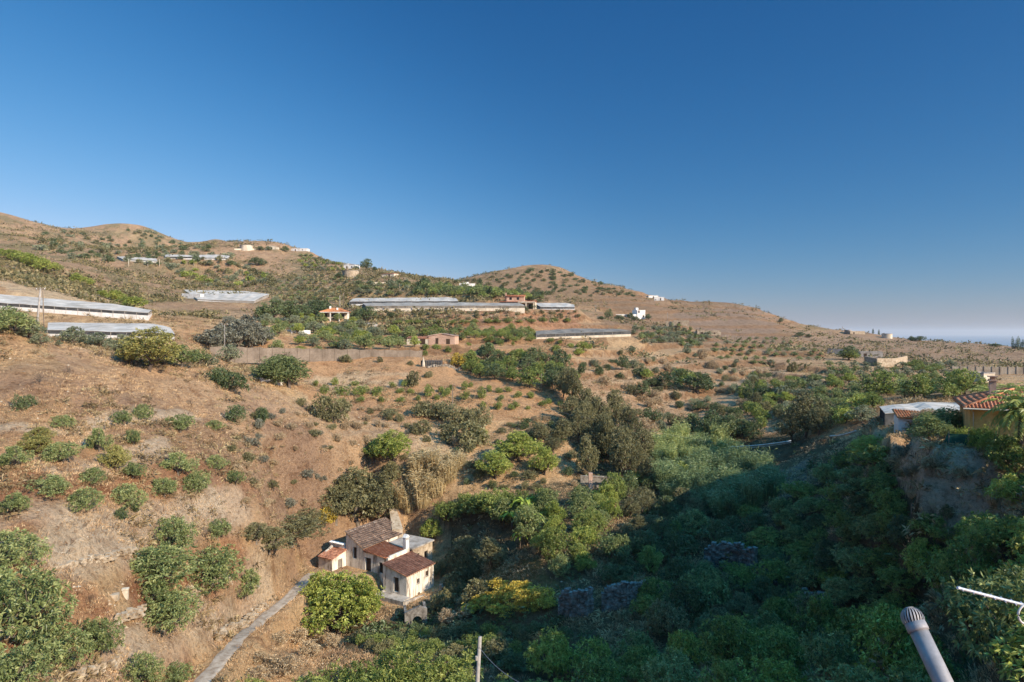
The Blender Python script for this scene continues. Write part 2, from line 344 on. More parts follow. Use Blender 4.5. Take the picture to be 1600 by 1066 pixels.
# ---------------------------------------------------------------- plant prototypes (unit crown width, base at the origin)
def unit(v): return v/np.maximum(np.linalg.norm(v, axis=-1, keepdims=True), 1e-9)
def leaf_quads(p, d, length, width, rng, fold=.25):
    """diamond leaves: base, side, tip, side"""
    n = len(p); r = rng.normal(size=(n, 3)); s = unit(np.cross(d, r)); up = np.cross(s, d)
    length = np.broadcast_to(length, (n,))[:, None]; width = np.broadcast_to(width, (n,))[:, None]
    m = p + d*length*.5 + up*length*fold*.3
    tip = p + d*length - np.array([0, 0, 1])*length*.18
    V = np.stack([p, m - s*width*.5, tip, m + s*width*.5], 1).reshape(-1, 3)
    return V, np.arange(4*n).reshape(n, 4)
def lobe_points(lobes, n, rng, inner=.18):
    out = []; nor = []; C = np.array([l[0] for l in lobes]); Rd = np.array([l[1] for l in lobes]); sq = np.array([l[2] if len(l) > 2 else .85 for l in lobes])
    pr = Rd**2/np.sum(Rd**2); tot = 0
    while tot < n:
        k = rng.choice(len(lobes), size=n, p=pr); d = unit(rng.normal(size=(n, 3)))
        rr = Rd[k]*(1 + .2*rng.normal(size=n)); ii = rng.random(n) < inner; rr[ii] *= .35+.5*rng.random(ii.sum())
        p = C[k] + d*rr[:, None]*np.stack([np.ones(n), np.ones(n), sq[k]], 1)
        keep = p[:, 2] > .04
        for j in range(len(lobes)):
            q = (p-C[j])/np.array([1, 1, sq[j]]); inside = (np.linalg.norm(q, axis=1) < Rd[j]*.8) & (k != j) & ~ii
            keep &= ~inside
        keep &= vnoise(p[:, 0]*7+p[:, 2]*5, p[:, 1]*7-p[:, 2]*3, 5) > -.24        # gaps
        out.append(p[keep]); nor.append(d[keep]); tot += keep.sum()
    return np.concatenate(out)[:n], np.concatenate(nor)[:n]
def rosettes(lobes, n, k, ls, lw, rng, droop=.1, spread=.75):
    p, nr = lobe_points(lobes, n, rng); nr = unit(nr + np.array([0, 0, .35]))
    P_ = np.repeat(p, k, 0); N_ = np.repeat(nr, k, 0)
    d = unit(N_*.55 + unit(rng.normal(size=P_.shape))*spread - np.array([0, 0, droop]))
    P_ = P_ + d*ls*.12
    V, Q_ = leaf_quads(P_, d, ls*(.7+.6*rng.random(len(P_))), lw*(.8+.4*rng.random(len(P_))), rng)
    t = np.clip(np.repeat(.5+.24*rng.normal(size=n), k) + .1*rng.normal(size=len(P_)), 0, 1)
    return V, Q_, t
def dome_lobes(rng, n, h, r=.24, base=.25, wid=.5):
    ls = []
    for i in range(n):
        a = 2*math.pi*(i+rng.random()*.7)/n; q = wid-r*(.9+.2*rng.random()); q *= .75+.3*rng.random()
        ls.append(((q*math.cos(a), q*math.sin(a), base + (h-base)*(.2+.35*rng.random())), r*(.75+.5*rng.random())))
    for i in range(max(2, n//2)):
        a = rng.random()*6.28; q = .16*rng.random()
        ls.append(((q*math.cos(a), q*math.sin(a), h - r*.85*(1+.5*rng.random())), r*(.8+.4*rng.random())))
    return ls
def trunk_for(lobes, rng, rad=.035, fork=.16, lean=.04):
    b = MB(); f = Vector((rng.normal()*lean, rng.normal()*lean, fork))
    b.tube([(0, 0, -.08), (f.x*.4, f.y*.4, fork*.5), f], [rad*1.35, rad, rad*.85], 6, False)
    for c, r, *_ in lobes:
        c = Vector(c); m = f.lerp(c, .5) + Vector((rng.normal()*.03, rng.normal()*.03, .03))
        b.tube([f, m, c], [rad*.6, rad*.38, rad*.14], 5, False)
    return b
PROTO = {}
def proto(kind, var):
    key = (kind, var)
    if key in PROTO: return PROTO[key]
    rng = np.random.default_rng(abs(hash_str(kind))*31 + var)
    tk = None
    if kind in ('mango', 'mango_mid', 'mango_lo'):
        h = .78; lo = dome_lobes(rng, 8+var, h, .15+.022*var, .17+.03*(var % 3), .52)
        n, k, ls, lw = {'mango': (560, 8, .062, .02), 'mango_mid': (300, 6, .085, .032), 'mango_lo': (90, 5, .16, .075)}[kind]
        V, Q_, t = rosettes(lo, n, k, ls, lw, rng, .12); tk = trunk_for(lo, rng, .03, .16)
    elif kind in ('sapling', 'sapling_near'):
        lo = [((rng.normal()*.18, rng.normal()*.18, .28+.45*rng.random()), .2+.1*rng.random()) for _ in range(5)]
        n, k, ls, lw = (210, 7, .11, .035) if kind == 'sapling_near' else (70, 5, .17, .07)
        V, Q_, t = rosettes(lo, n, k, ls, lw, rng, .05); tk = trunk_for(lo, rng, .026, .12)
    elif kind in ('broad', 'broad_mid', 'broad_lo'):
        h = 1.0; lo = dome_lobes(rng, 9+var, h, .155+.022*var, .2+.04*(var % 2), .52) + [((rng.normal()*.14, rng.normal()*.14, .46), .24)]
        n, k, ls, lw = {'broad': (1100, 7, .042, .02), 'broad_mid': (420, 6, .068, .035), 'broad_lo': (110, 5, .13, .075)}[kind]
        V, Q_, t = rosettes(lo, n, k, ls, lw, rng, .02, .95); tk = trunk_for(lo, rng, .034, .2)
    elif kind in ('shrub', 'shrub_lo'):
        lo = [((rng.normal()*.2, rng.normal()*.2, .16+.26*rng.random()), .17+.13*rng.random()) for _ in range(7)]
        n, k, ls, lw = (330, 6, .085, .034) if kind == 'shrub' else (75, 4, .19, .1)
        V, Q_, t = rosettes(lo, n, k, ls, lw, rng, 0, .9); tk = trunk_for(lo, rng, .016, .06)
    elif kind in ('broom', 'cane', 'tuft'):
        n = {'broom': 3200, 'cane': 420, 'tuft': 160}[kind]; hh = {'broom': .8, 'cane': 1.5, 'tuft': .7}[kind]
        a = rng.random(n)*6.283; tl = {'broom': .75, 'cane': .22, 'tuft': .5}[kind]*np.sqrt(rng.random(n))
        bp = np.stack([np.cos(a), np.sin(a), np.zeros(n)], 1)*(rng.random(n)**.5*(.2 if kind == 'broom' else .4))[:, None]
        d = unit(np.stack([np.cos(a)*tl, np.sin(a)*tl, np.ones(n)], 1)); L_ = hh*(.55+.45*rng.random(n))
        if kind == 'broom':
            st = rng.random(n)**.6*.92; bp = bp + d*(L_*st)[:, None]; L_ = L_*(1-st)*.4+.09; d = unit(d + rng.normal(size=d.shape)*.42)
        V, Q_ = leaf_quads(bp, d, L_, {'broom': .011, 'cane': .035, 'tuft': .045}[kind], rng, .1)
        t = np.clip(.5+.2*rng.normal(size=n), 0, 1)
        if kind == 'cane':                       # arching side blades along the canes
            m = 1500; ii = rng.integers(0, n, m); s = .25+.75*rng.random(m); p2 = bp[ii]+d[ii]*(L_[ii]*s)[:, None]
            d2 = unit(rng.normal(size=(m, 3))*np.array([1, 1, .4])+np.array([0, 0, .45])); V2, Q2 = leaf_quads(p2, d2, .2+.14*rng.random(m), .026, rng, .3)
            Q_ = np.concatenate([Q_, Q2+len(V)]); V = np.concatenate([V, V2]); t = np.concatenate([t, np.clip(t[ii]+.1*rng.normal(size=m), 0, 1)])
    elif kind == 'cypress':
        lo = [((rng.normal()*.03, rng.normal()*.03, .5+i*.42), .42*(1-(i/10)**2)+.1, 1.3) for i in range(10)]
        V, Q_, t = rosettes(lo, 260, 4, .26, .11, rng, -.3); tk = MB().tube([(0, 0, -.1), (0, 0, .8)], [.1, .07], 6)
    elif kind == 'palm':
        tk = MB(); hh = 1.0; tk.tube([(0, 0, -.1), (.02, 0, .4), (.01, .02, hh)], [.075, .055, .06], 8); Vs = []; Qs = []; ts = []; nb = 0
        for i in range(34):
            a = i*2.399; el = R(75-100*(i/34)); Ln = .62+.16*rng.random(); pts = []
            for s in np.linspace(0, 1, 9):
                e2 = el - s*s*R(60); pts.append(s*Ln); 
            p = np.array([.01, .02, hh]); arc = [p.copy()]; 
            for s in np.linspace(.1, 1, 10):
                e2 = el - s**1.5*R(75); p = p + np.array([math.cos(a)*math.cos(e2), math.sin(a)*math.cos(e2), math.sin(e2)])*Ln/10; arc.append(p.copy())
            arc = np.array(arc); seg = np.diff(arc, axis=0)
            ii = np.repeat(np.arange(10), 6); s = rng.random(len(ii)); pp = arc[ii]+seg[ii]*s[:, None]; dd = unit(seg[ii]); sd = unit(np.cross(dd, np.array([0, 0, 1.]))+1e-6)*np.where(rng.random(len(ii)) < .5, 1, -1)[:, None]
            V1, Q1 = leaf_quads(pp, unit(dd*.6+sd*.8-np.array([0, 0, .25])), .2*(1-.5*(ii/10)), .026, rng, 0)
            Vs.append(V1); Qs.append(Q1+nb); nb += len(V1); ts.append(np.full(len(Q1), .35+.4*rng.random()))
        V, Q_, t = np.concatenate(Vs), np.concatenate(Qs), np.concatenate(ts)
    elif kind == 'banana':
        Vs = []; Qs = []; ts = []; nb = 0; tk = MB().tube([(0, 0, -.05), (0, 0, .45)], [.05, .035], 7)
        for i in range(11):
            a = i*2.4; p0 = np.array([0, 0, .42]); d = np.array([math.cos(a), math.sin(a), 0]); s = np.array([-d[1], d[0], 0]); w = .07
            prev = None
            for j in range(7):
                q = j/6; c = p0 + d*(.5*q) + np.array([0, 0, (.62*q-.66*q*q)*(1.3-.08*i)]); ww = w*math.sin(math.pi*(.12+.86*q))
                cur = (c-s*ww+np.array([0, 0, .02]), c, c+s*ww+np.array([0, 0, .02]))
                if prev is not None:
                    Vs.append(np.array([*prev, *cur])); Qs.append(np.array([[0, 3, 4, 1], [1, 4, 5, 2]])+nb); nb += 6; ts.append(np.full(2, .4+.3*rng.random()))
                prev = cur
        V, Q_, t = np.concatenate(Vs), np.concatenate(Qs), np.concatenate(ts)
    elif kind == 'dead':
        tk = None; b = MB()
        def br(p, d, l, r, n):
            q = p + d*l; b.tube([p, q], [r, r*.6], 4, False)
            if n:
                for _ in range(3): br(q, (d + Vector(rng.normal(size=3))*.6).normalized(), l*.72, r*.6, n-1)
        for _ in range(4): br(Vector((0, 0, -.05)), Vector((rng.normal()*.5, rng.normal()*.5, 1)).normalized(), .26, .016, 4)
        V = np.array(b.v); Q_ = np.array([f for f in b.f if len(f) == 4]); t = np.full(len(Q_), .5)
    me = np_mesh(kind, V, [Q_], [L['avocado']], False, {'tone': ('FACE', t)})
    tm = tk.mesh(kind+'_wood', M['bark'], True) if tk is not None else None
    if tm is not None:                                             # one-mesh version for plants a few pixels wide
        nV = len(V); tv = np.array(tk.v); tf = [f for f in tk.f if len(f) == 4]
        cm = np_mesh(kind+'_small', np.concatenate([V, tv]), [np.concatenate([Q_, np.array(tf)+nV])], [L['avocado'], M['bark']], False,
                     {'tone': ('FACE', np.concatenate([t, np.zeros(len(tf))]))}, np.concatenate([np.zeros(len(Q_)), np.ones(len(tf))]))
    else: cm = me
    PROTO[key] = (me, tm, cm); return PROTO[key]
def hash_str(s):
    h = 7
    for c in s: h = (h*131 + ord(c)) & 0xffffff
    return h
def setmat(o, m, slot=0):
    s = o.material_slots[slot]; s.link = 'OBJECT'; s.material = m
PLANTS = []
def plant(name, cat, kind, leaf, p, W, H, desc, group, label=None, trunk=True, bark=None, landmark=None, sink=.03, wz=1.0):
    """one plant; W, H in metres"""
    var = RNG.integers(0, 4 if kind not in ('palm', 'banana', 'cypress') else 2)
    me, tm, cm = proto(kind, int(var)); h0 = {'mango': .85, 'mango_mid': .85, 'mango_lo': .85, 'sapling': .85, 'sapling_near': .85, 'broad': 1.08, 'broad_mid': 1.08, 'broad_lo': 1.08, 'shrub': .55, 'shrub_lo': .55,
            'broom': .72, 'cane': 1.25, 'tuft': .6, 'cypress': 4.6, 'palm': 1.45, 'banana': .75, 'dead': .8}[kind]
    px, py = pix(p); wpx = W*F/p[1]
    big = trunk and tm is not None and wpx > 17
    o = empty(name, (p[0], p[1], p[2]-sink*H), RNG.random()*6.283) if big else link(name, cm if tm is not None else me, None, (p[0], p[1], p[2]-sink*H))
    o.rotation_euler = (RNG.normal()*.06, RNG.normal()*.06, RNG.random()*6.283); wz = wz*(.78+.44*RNG.random()); o.scale = (W*(1.9-wz*.9), W*wz, H/h0*(.88+.24*RNG.random()))
    if big:
        c = link('crown', me, o); setmat(c, L[leaf]); w = link('trunk', tm, o)
        if bark: setmat(w, M[bark])
    else:
        setmat(o, L[leaf] if leaf in L else M[leaf])
        if tm is not None and bark: setmat(o, M[bark], 1)
    tag(o, label, cat, group); PLANTS.append(dict(o=o, px=px, py=py, w=wpx, desc=desc, auto=label is None, y=p[1])); return o
def tab(name, cat, kind, leaf, rows, desc, group, far=None, **kw):
    """rows of (column, row of the foot, width, height) in photograph pixels -> real positions and sizes"""
    for r_ in rows:
        px, py, w, h = r_[:4]; p = at(px, py, r_[4] if len(r_) > 4 else 0)
        s = p.y/F; plant(name, cat, kind, leaf, p, w*s, h*s, desc, group, **kw)
def inpoly(px, py, poly):
    px = np.asarray(px); py = np.asarray(py); c = np.zeros(px.shape, bool); n = len(poly)
    for i in range(n):
        x1, y1 = poly[i]; x2, y2 = poly[(i+1) % n]
        m = ((y1 > py) != (y2 > py)) & (px < (x2-x1)*(py-y1)/((y2-y1) or 1e-9)+x1); c ^= m
    return c
def scatter(name, cat, kind, leaf, poly, n, wr, hr, desc, group, gap=.55, ymin=0, avoid=(), tries=40, **kw):
    """plants over one field, with a spacing measured on the ground; wr = width range in metres, hr = height/width range"""
    xs = [q[0] for q in poly]; ys = [q[1] for q in poly]; placed = []; t = 0
    while len(placed) < n and t < n*tries:
        t += 1; px = random.uniform(min(xs), max(xs)); py = random.uniform(min(ys), max(ys))
        if not inpoly(px, py, poly): continue
        p = at(px, py, ymin); W = random.uniform(*wr)
        if any((p.x-q[0])**2+(p.y-q[1])**2 < (gap*(W+q[2]))**2 for q in placed): continue
        if any(((px-a)/rx)**2+((py-b)/ry)**2 < 1 for a, b, rx, ry in avoid): continue
        placed.append((p.x, p.y, W))
        lf = leaf if isinstance(leaf, str) else random.choice(leaf); kd = kind if isinstance(kind, str) else random.choice(kind)
        plant(name, cat, kd, lf, p, W, W*random.uniform(*hr), desc, group, **kw)
# ---------------------------------------------------------------- building sites
FO = Vector((-17.28, 112.0, 0)); FA = Vector((.514, .858, 0)); FB = Vector((-.858, .514, 0))      # farmhouse axes
def fh(a, b, z=0.0): return FO + FA*a + FB*b + Vector((0, 0, z))
def footpad(pts, z, soft=3.0, only_down=False):
    """level (or cut down) the ground under a quad footprint; z a number or four corner heights"""
    global GZ
    pts = [Vector(p) for p in pts]; n = len(pts); ins = np.full(GX.shape, 1e9); cen = sum(pts, Vector())/n
    d = np.zeros(GX.shape); sgn = 1 if sum((pts[i].x*pts[(i+1) % n].y-pts[(i+1) % n].x*pts[i].y) for i in range(n)) > 0 else -1
    for i in range(n):
        p, q = pts[i], pts[(i+1) % n]; l = math.hypot(q.x-p.x, q.y-p.y)
        d = np.maximum(d, -sgn*((q.x-p.x)*(GY-p.y)-(q.y-p.y)*(GX-p.x))/l)
    if hasattr(z, '__len__'):
        A = np.array([[p.x, p.y, 1] for p in pts]); co = np.linalg.lstsq(A, np.array(z), rcond=None)[0]; zz = co[0]*GX+co[1]*GY+co[2]
    else: zz = z
    w = 1-sstep(.3, soft, d); g = GZ*(1-w)+zz*w; GZ = np.minimum(GZ, g) if only_down else g
footpad([fh(1, 4.5), fh(1, 11), fh(14, 11), fh(14, 4.5)], -41.2, 8)
footpad([fh(-3, 10), fh(-3, 19), fh(12, 19), fh(12, 10)], -41.2, 7)
footpad([fh(-7, -6), fh(-7, 4), fh(9, 2), fh(9, -6)], -44.6, 5); footpad([fh(-2.5, -1.5), fh(-2.5, 5), fh(7.6, 4.6), fh(7.6, -1.5)], -43.9, 2.5)
# greenhouses: four roof corners FL FR BR BL (column, row, distance) and the row of the foot of the front wall at both ends
GH = [
 ('upper', [(-150, 462.5, 203), (232, 488.5, 200), (238, 484.5, 214), (180, 475, 221), (-150, 447, 224)], (-150, 474), (237, 498), 'long grey plastic greenhouse with white base wall, higher of two at left edge', 'plastic', .55),
 ('lower', [(74, 515, 166), (273, 521, 165), (266, 511.5, 183), (240, 505.5, 190), (75, 503.5, 190)], (74, 527), (274, 531), 'short grey plastic greenhouse with humped roof, lower of two behind the utility poles', 'plastic', .5),
 ('slope', [(309, 467.5, 322), (397, 470.5, 318), (421, 459.5, 345), (385, 455, 358), (287, 452.5, 360)], (309, 469), (397, 476), 'pale grey sheet greenhouse stepping down hillside beside small white wall', 'plastic', .15),
 ('rear', [(546, 471, 322), (716, 470.5, 318), (712, 466, 340), (700, 464.2, 348), (552, 466, 350)], (546, 477), (716, 476), 'long flat plastic greenhouse, upper of two stacked above the red earth bank', 'plastic', .3),
 ('front', [(572, 477.8, 300), (820, 477.5, 306), (812, 474, 318), (700, 472, 322), (566, 473.5, 318)], (585, 487), (790, 485.5), 'long plastic greenhouse with pale base wall, lower of two stacked above the red earth bank', 'plastic_dusty', .55),
 ('net', [(838, 522.5, 252), (986, 517.3, 262), (962, 514, 285), (900, 513, 290), (836, 517, 275)], (838, 531), (986, 525.5), 'low net greenhouse with white framed wall and dark end, between terraces at centre', 'net_pale', .45),
 ('gap', [(845, 479.5, 340), (898, 480, 338), (897, 476, 352), (884, 473.2, 362), (834, 473.5, 362)], (846, 484), (898, 483.5), 'small pale plastic greenhouse just right of the pink villa', 'plastic', .3),
 ('hilla', [(192, 404.8, 440), (246, 407.8, 440), (244, 404, 456), (225, 402, 464), (182, 400.5, 464)], (192, 408), (246, 410), 'small white and grey greenhouse high on hill, first from left of three', 'plastic', .6),
 ('hillb', [(258, 401, 462), (300, 401.3, 462), (304, 399.5, 474), (285, 397.8, 480), (258, 397.8, 480)], (258, 404), (300, 404), 'dark fronted greenhouse high on hill, middle of three', 'plastic', .1),
 ('hillc', [(301, 402, 464), (356, 403.3, 464), (360, 400, 478), (340, 397.8, 486), (301, 398.2, 486)], (300, 405.5), (356, 406), 'white walled greenhouse high on hill, last of three below the ridge tank', 'plastic', .6),
 ('terrace', [(1383, 645, 92), (1440, 642.5, 92), (1525, 641, 92), (1525, 629, 116), (1440, 627.8, 116), (1374, 634.5, 106)], (1383, 668), (1525, 668), 'curved grey plastic greenhouse with dark net end beside the yellow house', 'plastic', .2),
]
for key, cor, f0, f1, *_ in GH:
    cs = [ray(*c) for c in cor]; e0 = ray(f0[0], f0[1], cor[0][2]); e1 = ray(f1[0], f1[1], [c for c in cor][1 if key != 'terrace' else 2][2])
    bl, br = cs[-1], cs[2 if key != 'terrace' else 3]; hz = max(1.2, cs[0].z-e0.z)
    footpad([e0, e1, br, bl], [e0.z, e1.z, br.z-hz, bl.z-hz], 4 if e0.y < 250 else 9)
HOUSE_PADS = {}
def site(key, px, py, Y, w, d, rz, soft=3.0):
    c = ray(px, py, Y); ca, sa = math.cos(rz), math.sin(rz); f = lambda x, y: Vector((c.x+ca*x-sa*y, c.y+sa*x+ca*y, c.z))
    footpad([f(-w/2-.6, -.8), f(w/2+.6, -.8), f(w/2+.6, d+.6), f(-w/2-.6, d+.6)], c.z, soft); HOUSE_PADS[key] = (c, w, d, rz); return c
#    key        px    py   dist  width depth rot
site('cottage', 523, 498.5, 272, 11, 8, R(12)); site('hut', 690, 538, 228, 9.0, 6, R(-8)); site('lean', 654, 539, 229, 8, 4, R(-4))
site('villa', 808, 483, 322, 17, 10, R(-6), 5); site('tower', 1002, 499, 440, 6, 6, R(22), 6); site('annex', 978, 498.5, 443, 20, 7, R(5), 6)
site('bungalow', 730, 452, 420, 10, 7, R(4), 8); site('ridge_house', 546, 420.5, 480, 9, 7, R(-14), 8); site('ridge_hut', 606, 433.5, 442, 9, 6, R(-20), 6)
site('slope_hut', 592, 449.5, 400, 9, 6, R(18), 6); site('ruin_a', 1064, 508.5, 395, 9, 6, R(-12), 5); site('ruin_b', 1108, 524, 385, 13, 7, R(-8), 5)
site('hut_a', 1021, 466.5, 600, 9, 6, R(10), 8); site('hut_b', 1030, 469.5, 556, 8, 6, R(-10), 8); site('hut_c', 424, 390, 533, 8, 6, 0, 8); site('hut_d', 467, 393, 552, 13, 6, R(-8), 8)
site('field_ruin', 1362, 560, 300, 9, 6, R(-14), 5); site('small_block', 1546, 597, 170, 4, 3.5, R(20), 3); site('coop', 674, 573, 192, 6, 4, R(-5), 3)
site('ridge_ruin', 1340, 522.5, 536, 12, 6, R(5), 8)
YH = (43.6, 65.0); YD = R(-28)
def yh(x, y, z=0.0): return Vector((YH[0]+math.cos(YD)*x-math.sin(YD)*y, YH[1]+math.sin(YD)*x+math.cos(YD)*y, z))
footpad([yh(-2.5, -3.5), yh(13, -3.5), yh(13, 10), yh(-2.5, 10)], -10.45, 5)
# ---------------------------------------------------------------- road and tracks pressed into the ground
road_px = [(296, 1085), (318, 1062), (345, 1032), (372, 1000), (400, 973), (432, 950), (455, 930), (472, 912), (490, 893)]
ROAD = [at(*q) for q in road_px]
for i in range(len(ROAD)-1): padline(ROAD[i], ROAD[i+1], 1.6, 1.5)
DRIVE = [at(*q) for q in ((560, 519), (573, 516), (583, 511), (580, 505), (565, 501))]
def vn1(t): return float(vnoise(t, 3.3, 61))
def sheet(pts, w, name, m, lift=.05, tag_kind='structure'):
    pts = [Vector(p) for p in pts]; res = []
    for i in range(len(pts)-1):
        for k in range(6): res.append(pts[i].lerp(pts[i+1], k/6))
    res.append(pts[-1]); V = []; Fs = []; cols = 7
    sm = [sum((res[max(0, min(len(res)-1, i+d))] for d in range(-4, 5)), Vector())/9 for i in range(len(res))]
    for i, p in enumerate(sm):
        t = (sm[min(i+1, len(sm)-1)]-sm[max(i-1, 0)]); t.z = 0; t.normalize(); s = Vector((t.y, -t.x, 0))
        for c in range(cols):
            q = p + s*((c/(cols-1)-.5)*w*(1+.22*vn1(i*.31+c*7.7))); V.append((q.x, q.y, gz(q.x, q.y)+lift+(0 if 0 < c < cols-1 else -.12)))
    for i in range(len(sm)-1):
        for c in range(cols-1): a = i*cols+c; Fs.append((a, a+1, a+cols+1, a+cols))
    o = link(name, np_mesh(name, V, [np.array(Fs)], [m], True)); o['kind'] = tag_kind; return o

# ---------------------------------------------------------------- ground mesh, colours by soil and cover, shade painted in for the valley
PXV = CX+F*GX/np.maximum(GY, 1); PYV = HY-F*GZ/np.maximum(GY, 1)
jx = PXV + 14*vnoise(GX/5, GY/5, 21); jy = PYV + 9*vnoise(GX/5, GY/5, 22)
n1 = vnoise(GX/18, GY/18, 11)*.6+vnoise(GX/6, GY/6, 12)*.3+vnoise(GX/2.2, GY/2.2, 13)*.25
n2 = vnoise(GX/9+7, GY/9, 14)*.6+vnoise(GX/3, GY/3, 15)*.4
def c3(c): return np.array(c)[None, None, :]
straw, orange, brown, pale, redfar, scrubc, shade_soil, pinkf = (.545, .36, .195), (.49, .275, .14), (.31, .195, .115), (.6, .445, .28), (.34, .215, .13), (.21, .17, .09), (.085, .075, .045), (.34, .225, .145)
CL = np.empty(GX.shape+(3,)); CL[:] = straw
def lay(w, c): global CL; w = np.clip(w, 0, 1)[..., None]; CL = CL*(1-w)+c3(c)*w
lay(sstep(.05, .5, n1)*.75, orange); lay(sstep(.2, .6, -n1)*.6, pale); lay(sstep(.25, .6, n2)*.55, brown)
far_ = sstep(230, 330, RR); lay(far_*.85, redfar); lay(far_*sstep(-.15, .35, n1)*.8, scrubc); lay(far_*sstep(.25, .6, -n2)*.4, straw)
def zone(poly, c, k=1.0, rmin=0, rmax=1e9, keep=None):
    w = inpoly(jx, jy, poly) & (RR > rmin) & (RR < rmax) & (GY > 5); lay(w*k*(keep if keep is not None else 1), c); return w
zone([(330, 540), (700, 505), (880, 488), (900, 660), (660, 660), (480, 640), (470, 600)], orange, .75, 140, 330)
zone([(590, 490), (900, 487), (905, 515), (590, 515)], (.43, .22, .125), .8, 200, 340)
zone([(480, 588), (640, 588), (640, 606), (480, 606)], pale, .6, 140, 260)
zone([(860, 560), (1250, 560), (1250, 680), (960, 690)], (.47, .31, .19), .7, 130, 330)
zone([(1240, 516), (1620, 530), (1620, 572), (1450, 568), (1250, 545)], pinkf, .9, 260, 700)
zone([(940, 455), (1240, 470), (1240, 540), (940, 520)], (.28, .18, .11), .85, 330, 700)
zone([(1050, 488), (1180, 478), (1230, 520), (1100, 540)], (.27, .19, .135), .7, 330, 700)
zone([(680, 442), (760, 425), (850, 415), (900, 430), (1000, 455), (1020, 490), (900, 480), (820, 466), (700, 452)], (.26, .165, .095), .75, 380, 800)
zone([(0, 415), (180, 470), (220, 500), (0, 470)], pale, .7, 200, 330)
zone([(350, 620), (640, 640), (700, 800), (520, 860), (400, 860), (330, 740)], (.44, .29, .18), .6, 90, 160)
zone([(60, 520), (230, 545), (460, 620), (430, 680), (120, 640)], (.47, .30, .19), .5, 95, 150)
def litter(pts, rad, c, k):
    for px, py in pts:
        q = at(px, py); d = np.hypot(GX-q.x, GY-q.y+.6); lay(sstep(1.3, .5, d/rad+n2*.9)*k, c)
LITTER = [(38,992),(88,1044),(156,1026),(268,862),(240,918),(332,914),(386,934),(264,982),(222,1070),(80,779),(132,797),(196,793),(256,777),(308,767),(22,804),(368,760),(97,726),(143,759),(207,749),(278,744),(60,1000),(300,935),(320,900),(180,1000)]
litter(LITTER, 3.4, (.34, .155, .08), .75); litter([(60, 590), (110, 600), (40, 625), (150, 630), (260, 640), (430, 690), (470, 740), (560, 640), (520, 770), (380, 720), (250, 700)], 7, (.30, .185, .12), .4)
def band(pts, wid, c, k):
    ps = [at(*q) for q in pts]
    for a, b in zip(ps[:-1], ps[1:]):
        dx, dy = b.x-a.x, b.y-a.y; t = np.clip(((GX-a.x)*dx+(GY-a.y)*dy)/(dx*dx+dy*dy), 0, 1); d = np.hypot(GX-a.x-t*dx, GY-a.y-t*dy); lay(sstep(wid*1.4, wid*.5, d+n2*wid*.5)*k, c)
for b_ in ([(0, 812), (110, 806), (220, 800), (330, 782)], [(0, 720), (90, 735), (180, 720), (260, 700)], [(0, 668), (60, 672), (160, 660), (300, 650)], [(60, 855), (200, 838), (330, 800), (380, 790)], [(100, 1066), (200, 1020), (330, 960), (420, 920)], [(0, 850), (90, 878), (200, 862)]): band(b_, 1.5, (.6, .47, .33), .7)
lay(RISER*.8, (.24, .135, .07))
# valley floor: its shade painted in as dark undergrowth soil; green terraces
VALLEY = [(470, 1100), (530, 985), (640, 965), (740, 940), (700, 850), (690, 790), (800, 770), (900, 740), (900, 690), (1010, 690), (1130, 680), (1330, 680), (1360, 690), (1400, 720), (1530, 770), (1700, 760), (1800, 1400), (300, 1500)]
vz = zone(VALLEY, shade_soil, .85, 12, 175)
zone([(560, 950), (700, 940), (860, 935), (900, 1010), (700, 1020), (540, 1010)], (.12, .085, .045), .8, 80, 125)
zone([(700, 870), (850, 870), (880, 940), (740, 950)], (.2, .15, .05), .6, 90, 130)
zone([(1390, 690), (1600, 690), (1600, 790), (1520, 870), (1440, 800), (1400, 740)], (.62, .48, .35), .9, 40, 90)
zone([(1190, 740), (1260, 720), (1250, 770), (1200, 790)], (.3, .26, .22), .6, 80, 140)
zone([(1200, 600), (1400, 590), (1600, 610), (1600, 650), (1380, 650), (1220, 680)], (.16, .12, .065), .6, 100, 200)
SHADE_SOIL = (np.abs(CL-c3(shade_soil)).sum(-1) < .12)
idx = np.arange(GX.size).reshape(GX.shape)
gq = np.stack([idx[:-1, :-1].ravel(), idx[1:, :-1].ravel(), idx[1:, 1:].ravel(), idx[:-1, 1:].ravel()], 1)
gm, nt, bs = mat('dry_hillside'); p = pos(nt)
vc = nt.nodes.new('ShaderNodeAttribute'); vc.attribute_name = 'soil'
na = noise(nt, .35, 6, .7, p); ra = ramp(nt, na.outputs[0], [(.34, (.66, .58, .52)), (.5, (1, 1, 1)), (.66, (1.22, 1.17, 1.1))])
nb = noise(nt, 1.9, 6, .75, p); rb = ramp(nt, nb.outputs[0], [(.34, (.5, .43, .37)), (.48, (1, 1, 1)), (.68, (1.3, 1.24, 1.15))])
nc = noise(nt, 9, 3, .7, p); rc = ramp(nt, nc.outputs[0], [(.3, (.72, .7, .68)), (.55, (1.06, 1.06, 1.06))])
c = mix(nt, vc.outputs['Color'], ra.outputs[0], .9, 'MULTIPLY'); c = mix(nt, c, rb.outputs[0], .85, 'MULTIPLY'); c = mix(nt, c, rc.outputs[0], .7, 'MULTIPLY')
nt.links.new(c, bs.inputs['Base Color']); bs.inputs['Roughness'].default_value = 1; bs.inputs['Specular IOR Level'].default_value = .1
ad = nt.nodes.new('ShaderNodeMath'); ad.operation = 'MULTIPLY_ADD'; ad.inputs[1].default_value = .35; nt.links.new(nc.outputs[0], ad.inputs[0]); nt.links.new(nb.outputs[0], ad.inputs[2])
bump(nt, bs, ad.outputs[0], 1.0, .9)
